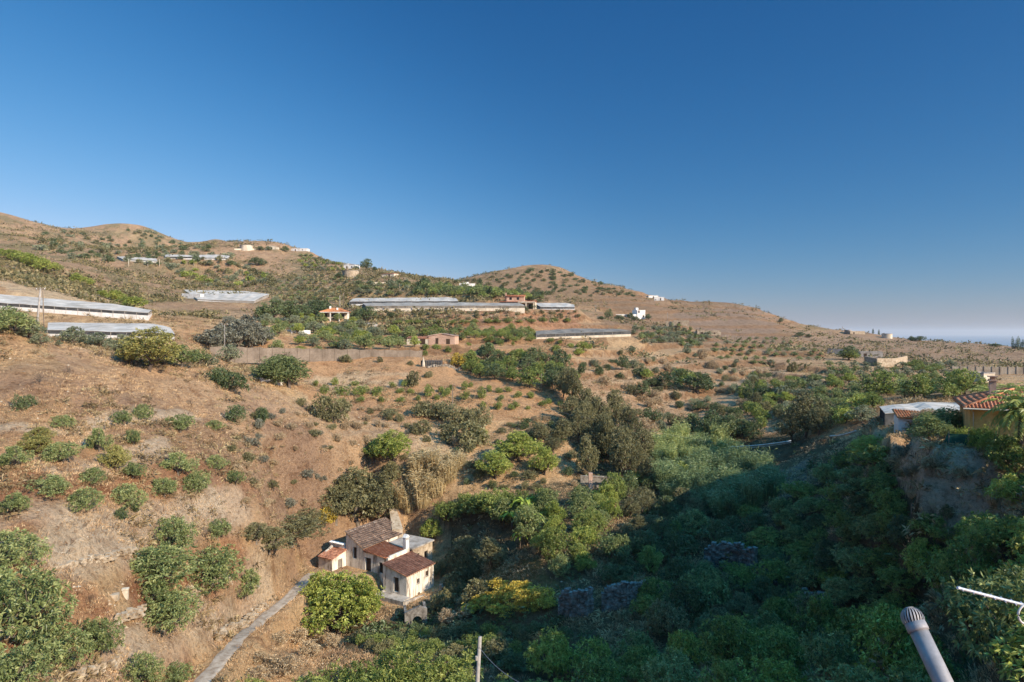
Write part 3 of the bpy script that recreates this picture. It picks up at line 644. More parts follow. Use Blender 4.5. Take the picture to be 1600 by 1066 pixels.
def make_ground():
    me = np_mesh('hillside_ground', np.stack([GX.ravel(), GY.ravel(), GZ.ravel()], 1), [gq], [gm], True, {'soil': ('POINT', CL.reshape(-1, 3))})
    tag(link('hillside_terrain', me), kind='structure')
    # ground behind and below the viewpoint, and the sea
    b = MB(); 
    sm, nt2, bs2 = mat('sea_water'); bs2.inputs['Base Color'].default_value = (.11, .17, .22, 1); bs2.inputs['Roughness'].default_value = .6
    n = noise(nt2, .012, 6, .7, pos(nt2)); bump(nt2, bs2, n.outputs[0], .35, 8)
    S = 45000; o = link('sea', np_mesh('sea', [(-S, -3000, -150), (S, -3000, -150), (S, S, -150), (-S, S, -150)], [np.array([[0, 1, 2, 3]])], [sm])); o['kind'] = 'structure'
make_ground()
sheet(ROAD, 2.15, 'dirt_track', M['track']); sheet(DRIVE, 4.5, 'driveway', M['track'], .12)
# ---------------------------------------------------------------- building pieces
def wallpanel(mb, p0, d, L, z0, za, zb, th, inward, ops=()):
    """wall of thickness th from p0 along d; top slopes from za to zb; ops = (s0, s1, low, high) openings"""
    d = Vector(d).normalized(); n = Vector(inward).normalized()*th; p0 = Vector((p0.x, p0.y, 0))
    ss = sorted({0.0, L} | {o[0] for o in ops} | {o[1] for o in ops}); top = lambda s: za+(zb-za)*s/L
    for s0, s1 in zip(ss[:-1], ss[1:]):
        oo = sorted([o for o in ops if o[0] <= s0+1e-6 and o[1] >= s1-1e-6], key=lambda o: o[2]); z = z0
        spans = []
        for o in oo: spans.append((z, o[2], o[2])); z = o[3]
        spans.append((z, top(s0), top(s1)))
        for lo, h0, h1 in spans:
            if min(h0, h1)-lo < .01: continue
            a = p0+d*s0; b_ = p0+d*s1
            vs = [a+Vector((0, 0, lo)), b_+Vector((0, 0, lo)), b_+Vector((0, 0, h1)), a+Vector((0, 0, h0))]; vs += [v+n for v in vs]
            mb.add(vs, [(0, 1, 2, 3), (7, 6, 5, 4), (0, 4, 5, 1), (1, 5, 6, 2), (2, 6, 7, 3), (3, 7, 4, 0)])
def tileroof(mb, e0, e1, r0, r1, pitch=.24, course=.42, rad=.1, rng=None, wob=.02):
    """barrel tiles from the eave e0-e1 up to r0-r1: each column of half-round tiles laid in overlapping courses"""
    e0, e1, r0, r1 = map(Vector, (e0, e1, r0, r1)); W = (e1-e0).length; n = max(2, int(W/pitch)); rng = rng or np.random.default_rng(3)
    nrm = (e1-e0).cross(r0-e0).normalized(); nrm = nrm if nrm.z > 0 else -nrm
    mb.add([e0-nrm*.06, e1-nrm*.06, r1-nrm*.06, r0-nrm*.06, e0+nrm*.02, e1+nrm*.02, r1+nrm*.02, r0+nrm*.02], [(0, 1, 2, 3), (7, 6, 5, 4), (0, 4, 5, 1), (1, 5, 6, 2), (2, 6, 7, 3), (3, 7, 4, 0)])
    for i in range(n):
        a = e0.lerp(e1, (i+.5)/n); b_ = r0.lerp(r1, (i+.5)/n); D = b_-a; Lc = D.length
        if Lc < .3: continue
        D.normalize(); k = max(1, int(Lc/course)); side = D.cross(nrm).normalized(); cl = Lc/k
        for j in range(k):
            off = nrm*(.02+rng.normal()*wob*.4)+side*rng.normal()*wob; q0 = a+D*(j*cl)+off+nrm*.055; q1 = a+D*((j+1)*cl+.06)+off
            vs = []
            for q, r_ in ((q0, rad), (q1, rad*.86)):
                for t in range(5):
                    an = math.pi*t/4; vs.append(q+side*math.cos(an)*r_+nrm*math.sin(an)*r_*.8)
            mb.add(vs, [(t, t+1, t+6, t+5) for t in range(4)]+[(0, 1, 2, 3, 4)])
def framed(parent, name, m, c, d, n, w, h, depth=.06, proud=.02):
    """a flat panel standing proud of a wall: c = middle of its foot on the wall face, d along, n outward"""
    d = Vector(d).normalized(); n = Vector(n).normalized(); mb = MB(); mb.box(Vector(c)-d*w/2-n*(depth-proud), d*w, n*depth, (0, 0, h)); return mb.build(name, m, parent)
# ---------------------------------------------------------------- old farmhouse in the valley
def farmhouse():
    rt = empty('farmhouse', fh(3, 5, -43.9)); tag(rt, 'derelict whitewashed farmhouse with four tiled lean-to roofs in the valley', 'farmhouse')
    G = -44.3; rng = np.random.default_rng(5)
    # front block
    w = MB(); za, zb = -39.9, -38.8
    opsL = [(1.7, 2.75, -42.95, -40.55)]                                  # along the shaded side: door
    wallpanel(w, fh(0, 0), FB, 5.05, G, za, zb, .38, FA, opsL)
    opsR = [(2.3, 3.0, -42.1, -41.25), (4.6, 5.3, -41.55, -40.65), (2.45, 3.1, -44.15, -43.6)]
    wallpanel(w, fh(0, .38), FA, 7.2, G, za-.02, za-.02, .38, FB, opsR) if False else wallpanel(w, fh(.38, 0), FA, 6.82, G, za, za, .38, FB, opsR)
    wallpanel(w, fh(7.2, .38), FB, 4.67, G, za+.05, zb, .38, -FA); wallpanel(w, fh(.38, 5.05), FA, 6.44, G, zb, zb, .38, -FB)
    w.build('wall', M['plaster'], rt)
    t = MB(); tileroof(t, fh(-.25, -.3, za+.02), fh(7.4, -.3, za+.02), fh(-.25, 5.05, zb+.09), fh(7.4, 5.05, zb+.09), .235, .4, .1, rng, .03); t.build('roof', M['tile'], rt, True)
    for i in range(15): MB().cbox(fh(.25+i*.49, -.12, za-.22), .1, .16, .17, math.atan2(FA.y, FA.x)).build('rafter_end', M['plaster_grey'], rt)
    for s0, s1, lo, hi in opsR[:2]:
        f = framed(rt, 'window', M['wood_dark'], fh((s0+s1)/2+.38, .24, lo), FA, -FB, s1-s0, hi-lo, .05, 0); framed(f, 'sill', M['plaster_grey'], fh((s0+s1)/2+.38, 0, lo-.08), FA, -FB, s1-s0+.2, .08, .12, .06)
    framed(rt, 'door', M['wood_dark'], fh(.3, 2.2, -42.95), FB, -FA, 1.05, 2.4, .05, 0)
    framed(rt, 'vent', M['wood_dark'], fh(3.15, .3, -44.15), FA, -FB, .65, .55, .05, 0)
    # middle block
    w = MB(); zc, zd = -38.25, -37.85; zp = -38.05
    wallpanel(w, fh(1.34, 5.1), FB, 5.65, G+1, zc, zc+.12, .35, FA, [(1.2, 2.1, -41.1, -39.25), (3.9, 5.2, -41.2, -38.95)])
    wallpanel(w, fh(1.7, 5.06), FA, 5.15, G+1, zp, zp+.05, .35, FB); wallpanel(w, fh(6.85, 5.41), FB, 5.3, G+1, zp+.05, zp+.35, .35, -FA); w.build('wall', M['plaster'], rt)
    t = MB(); tileroof(t, fh(1.1, 5.45, zc+.03), fh(6.9, 5.45, zc+.08), fh(1.1, 10.75, zc+.5), fh(6.9, 10.75, zc+.55), .235, .42, .095, rng, .02); t.build('roof', M['tile_new'], rt, True)
    framed(rt, 'door', M['wood_dark'], fh(1.62, 6.75, -41.1), FB, -FA, .9, 1.85, .05, 0); framed(rt, 'window', M['wood_dark'], fh(1.62, 9.65, -41.2), FB, -FA, 1.3, 2.25, .05, 0)
    c = MB(); az = math.atan2(FA.y, FA.x); c.cbox(fh(6.5, 5.55, -38.3), .85, .7, 1.75, az); c.cbox(fh(6.5, 5.55, -36.5), .16, .72, .5, az); c.cbox(fh(6.15, 5.55, -36.55), .14, .66, .5, az); c.cbox(fh(6.85, 5.55, -36.55), .14, .66, .5, az)
    c.prism([fh(5.98, 5.12, -36.05), fh(7.02, 5.12, -36.05), fh(6.5, 5.12, -35.5)], FB*.86); ch = c.build('chimney', M['white'], rt)
    # upper block
    w = MB(); ze, zf = -37.5, -35.2
    wallpanel(w, fh(1.34, 10.8), FB, 4.1, G+2, ze, zf, .35, FA, [(1.55, 2.4, -39.6, -37.6)])
    wallpanel(w, fh(1.7, 10.78), FA, 10, G+2, ze, ze, .35, FB); wallpanel(w, fh(11.7, 11.1), FB, 3.8, G+2, ze+.15, zf, .35, -FA); wallpanel(w, fh(1.7, 14.9), FA, 10, G+2, zf, zf, .35, -FB); w.build('wall', M['plaster'], rt)
    t = MB(); tileroof(t, fh(1.1, 10.55, ze+.0), fh(11.95, 10.55, ze+.0), fh(1.1, 14.95, zf+.1), fh(11.95, 14.95, zf+.1), .24, .42, .1, rng, .045); t.build('roof', M['tile_old'], rt, True)
    aw = MB(); pts = [fh(1.58, 12.35+x, -39.6+z) for x, z in [(0, 0), (.85, 0), (.85, 1.55)]+[(.425+.425*math.cos(q), 1.55+.42*math.sin(q)) for q in np.linspace(.3, 2.84, 6)]+[(0, 1.55)]]; aw.prism(pts, FA*.05); aw.build('window', M['wood_dark'], rt)
    # low annex with its own lean-to
    w = MB(); a0, a1, b0, b1 = -2.05, 1.3, 14.85, 18.1; zg, zh = -39.15, -38.35
    wallpanel(w, fh(a0, b0), FB, b1-b0, -43.5, zg, zg, .35, FA); wallpanel(w, fh(a0+.35, b0), FA, a1-a0-.35, -43.5, zg+.09, zh, .35, FB, [(1.05, 2.1, -41.3, -39.6)])
    wallpanel(w, fh(a0+.35, b1), FA, a1-a0-.35, -43.5, zg, zh+.5, .35, -FB); w.build('wall', M['plaster'], rt)
    t = MB(); tileroof(t, fh(a0-.25, b0-.2, zg), fh(a0-.25, b1+.2, zg), fh(a1+.1, b0-.2, zh+.02), fh(a1+.1, b1+.2, zh+.02), .235, .4, .1, rng, .03); t.build('roof', M['tile'], rt, True)
    framed(rt, 'window', M['net_pale'], fh(a0+.35+1.57, b0+.26, -41.3), FA, -FB, 1.05, 1.7, .05, 0)
    w = MB(); wallpanel(w, fh(1.35, 15.3), FB, 3.6, -41, -37.55, -37.55, .3, FA)
    w.build('parapet', M['white'], rt)
    for i in range(9): MB().tube([fh(.9, 15.5+i*.38, -37.5), fh(1.7, 15.5+i*.38, -37.45)], .13, 7).build('roof_tile', M['white'], rt)
    # flat-roofed ruined wing
    w = MB(); wallpanel(w, fh(7.3, 4.7), FA, 5.7, G+1, -38.35, -38.35, .4, FB, [(.8, 1.9, -42.5, -39.4), (3.3, 4.3, -41.0, -39.6)]); wallpanel(w, fh(13, 5.1), FB, 5.2, G+1, -38.35, -38.35, .4, -FA); wallpanel(w, fh(7.3, 5.1), FB, 5.2, G+1, -38.35, -38.35, .4, FA)
    w.build('wall', M['stone_pale'], rt); s = MB(); s.box(fh(7.0, 4.5, -38.34), FA*6.3, FB*6.2, (0, 0, .26)); s.build('roof', M['concrete'], rt)
    # terrace in front, with its vault
    w = MB(); wallpanel(w, fh(-2.3, -1.2), FB, 6.6, -47.5, -43.15, -43.15, .4, FA, [(3.3, 5.4, -45.6, -43.9)]); wallpanel(w, fh(-1.9, -1.2), FA, 5.4, -47.5, -43.3, -43.9, .4, FB); wallpanel(w, fh(-1.9, 5.0), FA, 2.6, -46, -43.15, -43.15, .4, -FB)
    w.box(fh(-1.88, -.78, -43.5), FA*1.86, FB*5.7, (0, 0, .27)); w.build('terrace', M['plaster_grey'], rt)
    return rt
farmhouse()
def arch_ruin():
    b = MB(); p = ray(652, 973, 104.5); rz = R(12); d = Vector((math.cos(rz), math.sin(rz), 0)); n = Vector((-d.y, d.x, 0)); o = empty('arched_outbuilding', p); tag(o, 'roofless grey outbuilding with arched doorway in shade below the farmhouse', 'outbuilding')
    z0 = p.z-1.4; pts = [(-1.9, 0), (-.75, 0), (-.75, 1.7)]+[(.7*math.cos(q), 1.7+.7*math.sin(q)) for q in np.linspace(2.8, .34, 8)]+[(.75, 1.7), (.75, 0), (1.5, 0), (1.5, 3.4), (.4, 3.9), (-1.9, 3.0)]
    b.prism([Vector((p.x, p.y, z0))+d*x+Vector((0, 0, z)) for x, z in pts], n*.45); b.box(Vector((p.x, p.y, z0))-d*1.9+n*.46, d*.4, n*3.5, (0, 0, 2.7)); b.box(Vector((p.x, p.y, z0))+d*1.1+n*.46, d*.4, n*3.5, (0, 0, 3.0)); b.build('wall', M['stone_dark'], o)  # dark stone colour stands in for the shade on this wall
    s = MB(); q = Vector((p.x, p.y, z0)); s.box(q-d*2.6-n*2.2+Vector((0, 0, .9)), d*4.6, n*1.0, (0, 0, .12)); s.build('trough_slab', M['concrete'], o)
arch_ruin()
# ---------------------------------------------------------------- greenhouses
M['pipe_dusty'] = stained('dusty_post', (.4, .36, .31), (.3, .26, .22), (.48, .44, .39), .8)
def greenhouse(key, cor, f0, f1, label, m, base):
    nf = 2 if key != 'terrace' else 3                              # corners along the front edge
    fr = [ray(*c) for c in cor[:nf]]; bk = [ray(*c) for c in cor[nf:]][::-1]
    e0 = ray(f0[0], f0[1], cor[0][2]); e1 = ray(f1[0], f1[1], cor[nf-1][2])
    def along(pts, t):
        L_ = [0]
        for a, b in zip(pts[:-1], pts[1:]): L_.append(L_[-1]+(b-a).length)
        q = t*L_[-1]
        for i in range(len(pts)-1):
            if q <= L_[i+1]+1e-9: return pts[i].lerp(pts[i+1], (q-L_[i])/(L_[i+1]-L_[i]))
        return pts[-1]
    rt = empty('greenhouse', (e0+e1)/2); tag(rt, label, 'greenhouse', 'plastic greenhouses on the hillside')
    Wd = (fr[-1]-fr[0]).length; nx = max(12, int(Wd/1.0)); ny = 14; V = []; span = 8.0 if Wd > 30 else 5.0; rn = np.random.default_rng(hash_str(key)); sagp = rn.random(300)
    for i in range(nx+1):
        a = along(fr, i/nx); b_ = along(bk, i/nx); x = i/nx*Wd
        for j in range(ny+1):
            t = j/ny; q = a.lerp(b_, t); rib = abs(((x/span) % 1)-.5)*2; bow = math.sin(math.pi*t)
            q.z += -.28*rib*(.35+bow) + .35*bow - .1*sagp[(i*7+j*3) % 300]*bow; V.append(q)
    nv = len(V); V += [v-Vector((0, 0, .07)) for v in V]; idx = np.arange((nx+1)*(ny+1)).reshape(nx+1, ny+1)
    f = np.stack([idx[:-1, :-1].ravel(), idx[1:, :-1].ravel(), idx[1:, 1:].ravel(), idx[:-1, 1:].ravel()], 1)
    rim = np.concatenate([idx[:, 0], idx[-1, 1:], idx[-2::-1, -1], idx[0, -2:0:-1]]); r2 = np.roll(rim, -1); sk = np.stack([rim, rim+nv, r2+nv, r2], 1)
    me = np_mesh('plastic_roof', [tuple(v) for v in V], [np.concatenate([f, f[:, ::-1]+nv, sk])], [M[m]], False); o = link('plastic_roof', me, rt); me.transform(parent_world(rt).inverted())
    w = MB(); s = MB(); pb = []; K = max(6, int(Wd/3.5)); inn = (bk[0]-fr[0]); inn.z = 0; inn.normalize()
    def strip(pa, pb_, ga, gb, k, inw):
        """base wall below, dark screen above, from ground to eave"""
        for i in range(k):
            t0, t1 = i/k, (i+1)/k; a, b_ = pa(t0), pa(t1); g0, g1 = ga(t0), ga(t1); h0, h1 = a.z-g0-.18, b_.z-g1-.18
            wa = [Vector((a.x, a.y, g0-1.2)), Vector((b_.x, b_.y, g1-1.2)), Vector((b_.x, b_.y, g1+h1*base)), Vector((a.x, a.y, g0+h0*base))]
            sa = [wa[3]+inw*.12, wa[2]+inw*.12, Vector((b_.x, b_.y, b_.z-.12))+inw*.12, Vector((a.x, a.y, a.z-.12))+inw*.12]
            w.prism(wa, inw*.3); s.prism(sa, inw*.06)
            pb.append((Vector((a.x, a.y, g0-.2))-inw*.05, inw*.08, Vector((-inw.y, inw.x, 0))*.09, (0, 0, a.z-g0)))
    gl = lambda t: e0.z+(e1.z-e0.z)*t
    strip(lambda t: along(fr, t), None, gl, gl, K, inn)
    for (a, b_, ga) in ((fr[0], bk[0], e0.z), (fr[-1], bk[-1], e1.z)):
        hz = (fr[0].z-e0.z); dr = (bk[-1]-bk[0]); dr.z = 0; dr.normalize(); iw = dr if a is fr[0] else -dr
        strip(lambda t, a=a, b_=b_: a.lerp(b_, .01+.98*t)+iw*.06+Vector((0, 0, -.05)), None, lambda t, a=a, b_=b_, ga=ga: ga+(b_.z-a.z)*t*.8, None, 6, iw)
    wm = {'plastic_dusty': 'cream', 'net_pale': 'cream'}.get(m, 'white'); sm = {'front': 'net_pale', 'slope': 'plastic_dusty'}.get(key, 'net')
    w.build('base_wall', M[wm if key != 'terrace' else 'net'], rt); s.build('screen', M[sm], rt); [MB().box(*q).build('post', M['pipe_dusty' if key != 'terrace' else 'net'], rt) for q in pb]
for g in GH: greenhouse(*g)
# ---------------------------------------------------------------- small houses
def house(key, name, label, cat, h, wall, roof, rh=0, ov=.35, wins=(), extra=None, group=None, pitch='flat'):
    c, w, d, rz = HOUSE_PADS[key]; rt = empty(name, c, rz); tag(rt, label, cat, group); W4 = parent_world(rt)
    def P_(x, y, z): return W4 @ Vector((x, y, z))
    X = (W4.to_3x3() @ Vector((1, 0, 0))); Yv = (W4.to_3x3() @ Vector((0, 1, 0))); b = MB()
    if pitch == 'gable_x':                                           # gable faces the viewer
        b.prism([P_(-w/2, 0, -2), P_(w/2, 0, -2), P_(w/2, 0, h), P_(0, 0, h+rh), P_(-w/2, 0, h)], Yv*d)
    else: b.box(P_(-w/2, 0, -2), X*w, Yv*d, (0, 0, h+2))
    b.build('wall', M[wall], rt); r = MB()
    if pitch == 'flat':
        r.box(P_(-w/2-.04, -.04, h-.02), X*(w+.08), Yv*.3, (0, 0, .35)); r.box(P_(-w/2-.04, d-.26, h-.02), X*(w+.08), Yv*.3, (0, 0, .35)); r.box(P_(-w/2-.04, .26, h-.02), X*.3, Yv*(d-.52), (0, 0, .35)); r.box(P_(w/2-.26, .26, h-.02), X*.3, Yv*(d-.52), (0, 0, .35))
        r.build('parapet', M[roof], rt)
    elif pitch == 'gable_x':
        for s in (-1, 1): tileroof(r, P_(s*(w/2+ov), -ov, h-ov*rh/(w/2)+.05), P_(s*(w/2+ov), d+ov, h-ov*rh/(w/2)+.05), P_(0, -ov, h+rh+.06), P_(0, d+ov, h+rh+.06), .45, .9, .14)
        r.build('roof', M[roof], rt, True)
    elif pitch == 'hip':
        k = min(w, d)/2; e = [P_(-w/2-ov, -ov, h), P_(w/2+ov, -ov, h), P_(w/2+ov, d+ov, h), P_(-w/2-ov, d+ov, h)]; g0, g1 = P_(-w/2+k, d/2, h+rh), P_(w/2-k, d/2, h+rh)
        r.add([*e, g0, g1], [(0, 1, 5, 4), (1, 2, 5), (2, 3, 4, 5), (3, 0, 4), (3, 2, 1, 0)])
        for a, b2, q0, q1 in ((e[0], e[1], g0, g1), (e[1], e[2], g1, g1), (e[3], e[0], g0, g0)):
            nc_ = int((b2-a).length/.4)
            for i in range(nc_):
                t = (i+.5)/nc_; p_ = a.lerp(b2, t); q_ = q0.lerp(q1, min(1, max(0, (t*w-k)/(max(w-2*k, .01))))) if q0 is not q1 else q0
                tt = min(t, 1-t)*2; f_ = 1.0 if (q0 is not q1 and k/w <= t <= 1-k/w) else (min(t, 1-t)/(k/w) if q0 is not q1 else tt); r.tube([p_+Vector((0, 0, .03)), p_.lerp(q_, min(1, f_))+Vector((0, 0, .03))], .11, 5, False)
        r.build('roof', M[roof], rt)
    elif pitch == 'shed':
        tileroof(r, P_(-w/2-ov, -ov, h-.1), P_(w/2+ov, -ov, h-.1), P_(-w/2-ov, d+ov, h+rh), P_(w/2+ov, d+ov, h+rh), .45, .9, .14); r.build('roof', M[roof], rt, True)
    for (x, z, ww, wh, kind) in wins:
        f = framed(rt, 'door' if kind == 'door' else 'window', M['wood_dark' if kind != 'pane' else 'glass_dark'], P_(x, 0, z), X, -Yv, ww, wh)
        if kind == 'pane': framed(f, 'sill', M['concrete'], P_(x, 0, z-.12), X, -Yv, ww+.25, .1, .14, .1)
    if extra: extra(rt, P_, X, Yv)
    return rt
def cot(rt, P_, X, Y):
    b = MB(); b.box(P_(-2.2, 3, 2.6), X*.7, Y*.7, (0, 0, 2.6)); b.build('chimney', M['white'], rt); b = MB(); b.box(P_(.6, 1.6, 2.6), X*.7, Y*.7, (0, 0, 1.9)); b.build('chimney', M['white'], rt)
    [MB().box(P_(x, -2.2, -1), X*.4, Y*.4, (0, 0, 3.5)).build('column', M['white'], rt) for x in (-5.2, -1.8, 1.6, 5)]; MB().box(P_(-5.6, -2.4, 2.5), X*11.2, Y*2.38, (0, 0, .22)).build('porch', M['white'], rt)
house('cottage', 'cottage', 'single storey cottage with orange hipped roof and chimneys among trees', 'house', 2.8, 'cream', 'orange', 1.7, .5, [(-3.4, .2, 1, 2.1, 'door'), (-.4, .9, 1.3, 1.1, 'pane'), (3, .9, 1.3, 1.1, 'pane')], cot, pitch='hip')
house('hut', 'field_hut', 'pinkish rendered hut with low gable and two doorways', 'hut', 2.7, 'pink', 'pink', .75, .2, [(-1.6, .05, 1.0, 2.0, 'door'), (2.2, .05, 1.3, 1.7, 'door')], pitch='gable_x')
def pen(rt, P_, X, Y):
    [MB().box(P_(-9.9+i*.38, -.4, -.3), X*.09, Y*.09, (0, 0, 2.2)).build('fence_post', M['wood_dark'], rt) for i in range(15)]; MB().box(P_(-10, -.3, 1.8), X*5.6, Y*.08, (0, 0, .1)).build('rail', M['wood_dark'], rt)
house('lean', 'shed', 'pale lean-to shed with white door left of the pinkish hut', 'shed', 2.3, 'cream', 'tile', .5, .2, [(1.4, .1, 1.8, 1.9, 'door')], pen, pitch='shed')
def vil(rt, P_, X, Y):
    b = MB(); b.box(P_(-5.5, 4, 3.6), X*8.5, Y*4.5, (0, 0, 2.7)); b.build('upper_storey', M['pink'], rt); r = MB(); tileroof(r, P_(-6, 3.5, 6.2), P_(3.5, 3.5, 6.2), P_(-6, 9, 7.1), P_(3.5, 9, 7.1), .45, .9, .14); r.build('roof', M['tile_new'], rt, True)
    [MB().box(P_(x, -2.6, -1), X*.45, Y*.45, (0, 0, 3.9)).build('column', M['cream'], rt) for x in (1, 4.2, 7.8)]; MB().box(P_(.6, -2.8, 2.9), X*8, Y*2.75, (0, 0, .5)).build('porch', M['cream'], rt); b = MB(); b.box(P_(-6.3, 5, 3), X*.7, Y*.7, (0, 0, 5)); b.build('chimney', M['pink'], rt)
    for x in (-3.5, 0): framed(rt, 'window', M['glass_dark'], P_(x, 4, 4.5), X, -Y, 1.2, 1.2)
house('villa', 'villa', 'pink two storey villa with tiled roofs and columned porch', 'house', 3.4, 'cream', 'tile_new', .9, .4, [(-5.5, .9, 1.4, 1.3, 'pane'), (-2, .1, 1.2, 2.2, 'door'), (3, .3, 1.6, 2, 'pane'), (6.2, .3, 1.6, 2, 'pane')], vil, pitch='shed')
def tow(rt, P_, X, Y):
    b = MB(); b.box(P_(-8, .5, -2), X*4.95, Y*6, (0, 0, 5.2)); b.build('side_wing', M['white'], rt); framed(rt, 'window', M['glass_dark'], P_(-6.8, .5, 2), X, -Y, 1.3, 1.2)
    b = MB(); b.box(P_(-2.4, 2.5, 5.9), X*1.8, Y*2.2, (0, 0, 1.6)); b.build('stair_head', M['white'], rt)
house('tower', 'tower_house', 'tall white flat roofed house with lower wing among dark trees', 'house', 5.6, 'white', 'white', 0, 0, [(-1.8, 4.2, 1.1, 1.3, 'pane'), (1.6, 1.2, 1.1, 1.3, 'pane')], tow)
house('annex', 'low_house', 'long low white house left of the tall white house', 'house', 2.6, 'cream', 'white', 0, 0, [(-6, .1, 1.2, 2.1, 'door'), (2, .9, 1.3, 1.1, 'pane')])
def bun(rt, P_, X, Y):
    b = MB(); b.box(P_(-2.4, 1.5, 3), X*3.4, Y*4, (0, 0, 1.5)); b.build('stair_head', M['white'], rt)
house('bungalow', 'bungalow', 'small white flat roofed house above dark tree belt below conical hill', 'house', 3.2, 'white', 'white', 0, 0, [(-5, .1, 1.4, 2, 'door'), (-2.2, .8, 1.4, 1.2, 'pane'), (1.2, .8, 1.4, 1.2, 'pane'), (4.6, .1, 1.6, 2, 'door')], bun)
house('ridge_house', 'white_house', 'bright white gabled house on ridge left of round tree', 'house', 2.9, 'white', 'white', .9, .25, [(-2, .1, 1, 2, 'door'), (1.8, .9, 1, 1, 'pane')], pitch='gable_x')
house('ridge_hut', 'cream_hut', 'cream hut at ridge edge right of round tree', 'hut', 2.4, 'cream', 'tile', .7, .25, [(1, .1, 1, 1.9, 'door')], pitch='shed')
house('slope_hut', 'slope_hut', 'pale yellowish hut on slope directly above long greenhouses', 'hut', 2.8, 'cream', 'cream', 0, 0, [(-1.5, .1, 1.1, 2, 'door'), (2, .9, 1, 1, 'pane')])
def rui(rt, P_, X, Y):
    b = MB(); b.box(P_(-8.5, 1, -1), X*3.2, Y*3, (0, 0, 3.4)); b.build('broken_wall', M['stone_pale'], rt)
house('ruin_a', 'stone_ruin', 'pale roofless ruin below white tower house', 'ruin', 2.6, 'stone_pale', 'stone_pale', 0, 0, [(-1, .1, 1.2, 1.9, 'door')], rui)
house('ruin_b', 'stone_ruin', 'wide low tan ruin beside dark bramble bank', 'ruin', 2.4, 'stone_pale', 'stone_pale', 0, 0, [(-4, .1, 1.4, 1.7, 'door'), (3, .7, 1, .9, 'win')], rui)
house('hut_a', 'ridge_cabin', 'tiny white cabin on descending ridge, upper of two', 'hut', 2.2, 'white', 'white', 0, 0, [(0, .1, 1, 1.8, 'door')])
house('hut_b', 'ridge_cabin', 'tiny white cabin on descending ridge, lower of two', 'hut', 2.4, 'white', 'white', 0, 0, [(1, .1, 1, 1.8, 'door')])
house('hut_c', 'hilltop_hut', 'small cream hut between two shrubs on the skyline', 'hut', 2.3, 'cream', 'cream', .6, .2, [(0, .1, 1, 1.8, 'door')], pitch='gable_x')
house('hut_d', 'hilltop_building', 'long low white building at right end of hilltop', 'building', 2.1, 'white', 'white', 0, 0, [(-3, .1, 1, 1.7, 'door'), (3, .8, 1, .8, 'win')])
house('field_ruin', 'farm_shed', 'grey walled roofless shed above curved retaining wall', 'shed', 2.6, 'concrete', 'concrete', 0, 0, [(-2.6, .1, 1.3, 2, 'door')])
house('small_block', 'pump_house', 'small cream block hut behind palms by dirt bank', 'hut', 2.0, 'cream', 'concrete', 0, 0, [(.9, .05, .8, 1.4, 'door')])
house('ridge_ruin', 'stone_ruin', 'low stone ruin standing on right ridge skyline', 'ruin', 2.2, 'stone_pale', 'stone_pale', 0, 0, [(-3, .1, 1.2, 1.6, 'door')])
def coop():
    c, w, d, rz = HOUSE_PADS['coop']; rt = empty('animal_coop', c, rz); tag(rt, 'ramshackle animal coop of netting and sticks on orchard terrace edge', 'coop'); W4 = parent_world(rt); b = MB(); n = MB(); rg = np.random.default_rng(2)
    for i in range(9):
        for y in (0, 3.5): x = -3+.75*i; MB().tube([W4@Vector((x, y, -.5)), W4@Vector((x+rg.normal()*.15, y, 1.7+rg.random()*.7))], .05, 5).build('stick', M['wood'], rt)
    [MB().tube([W4@Vector((-3.1, 0, z)), W4@Vector((3.2, 0, z+.15))], .05, 5).build('rail', M['wood'], rt) for z in (.9, 1.7)]
    n.box(W4@Vector((-3, .1, -.3)), (W4.to_3x3()@Vector((5.6, 0, 0))), W4.to_3x3()@Vector((0, 3.2, 0)), (0, 0, 1.9)); n.build('netting', M['net'], rt); k = MB(); k.tube([W4@Vector((-2.2, -.3, -.3)), W4@Vector((-2.2, -.3, .6)), W4@Vector((-2.2, -.3, 2.6))], [.5, .45, .1], 8); k.build('feed_hopper', M['cream'], rt)
coop()
def tank(px, py, Y, r, h, label, m):
    c = ray(px, py, Y); c.z = max(c.z, gz(c.x, c.y)+.5); t = empty('water_tank', c); tag(t, label, 'water tank', 'round water tanks'); b = MB(); b.tube([c+Vector((0, 0, -2.5)), c+Vector((0, 0, h))], r, 28); b.build('wall', M[m], t); k = MB(); k.tube([c+Vector((0, 0, h+.01)), c+Vector((0, 0, h+.25))], r+.15, 28); k.build('rim', M['concrete'], t)
tank(385, 389.5, 520, 4.6, 2.3, 'wide pale round water tank on hilltop skyline', 'cream'); tank(548, 432, 440, 5.2, 2.6, 'tan round water tank on slope below white ridge house', 'stone_pale'); tank(1386, 527.5, 520, 3.6, 2.6, 'cream round water tank on right ridge by thin cypresses', 'cream'); tank(1325, 520, 545, 2.6, 2.0, 'small grey round water tank beside ridge ruin', 'concrete')
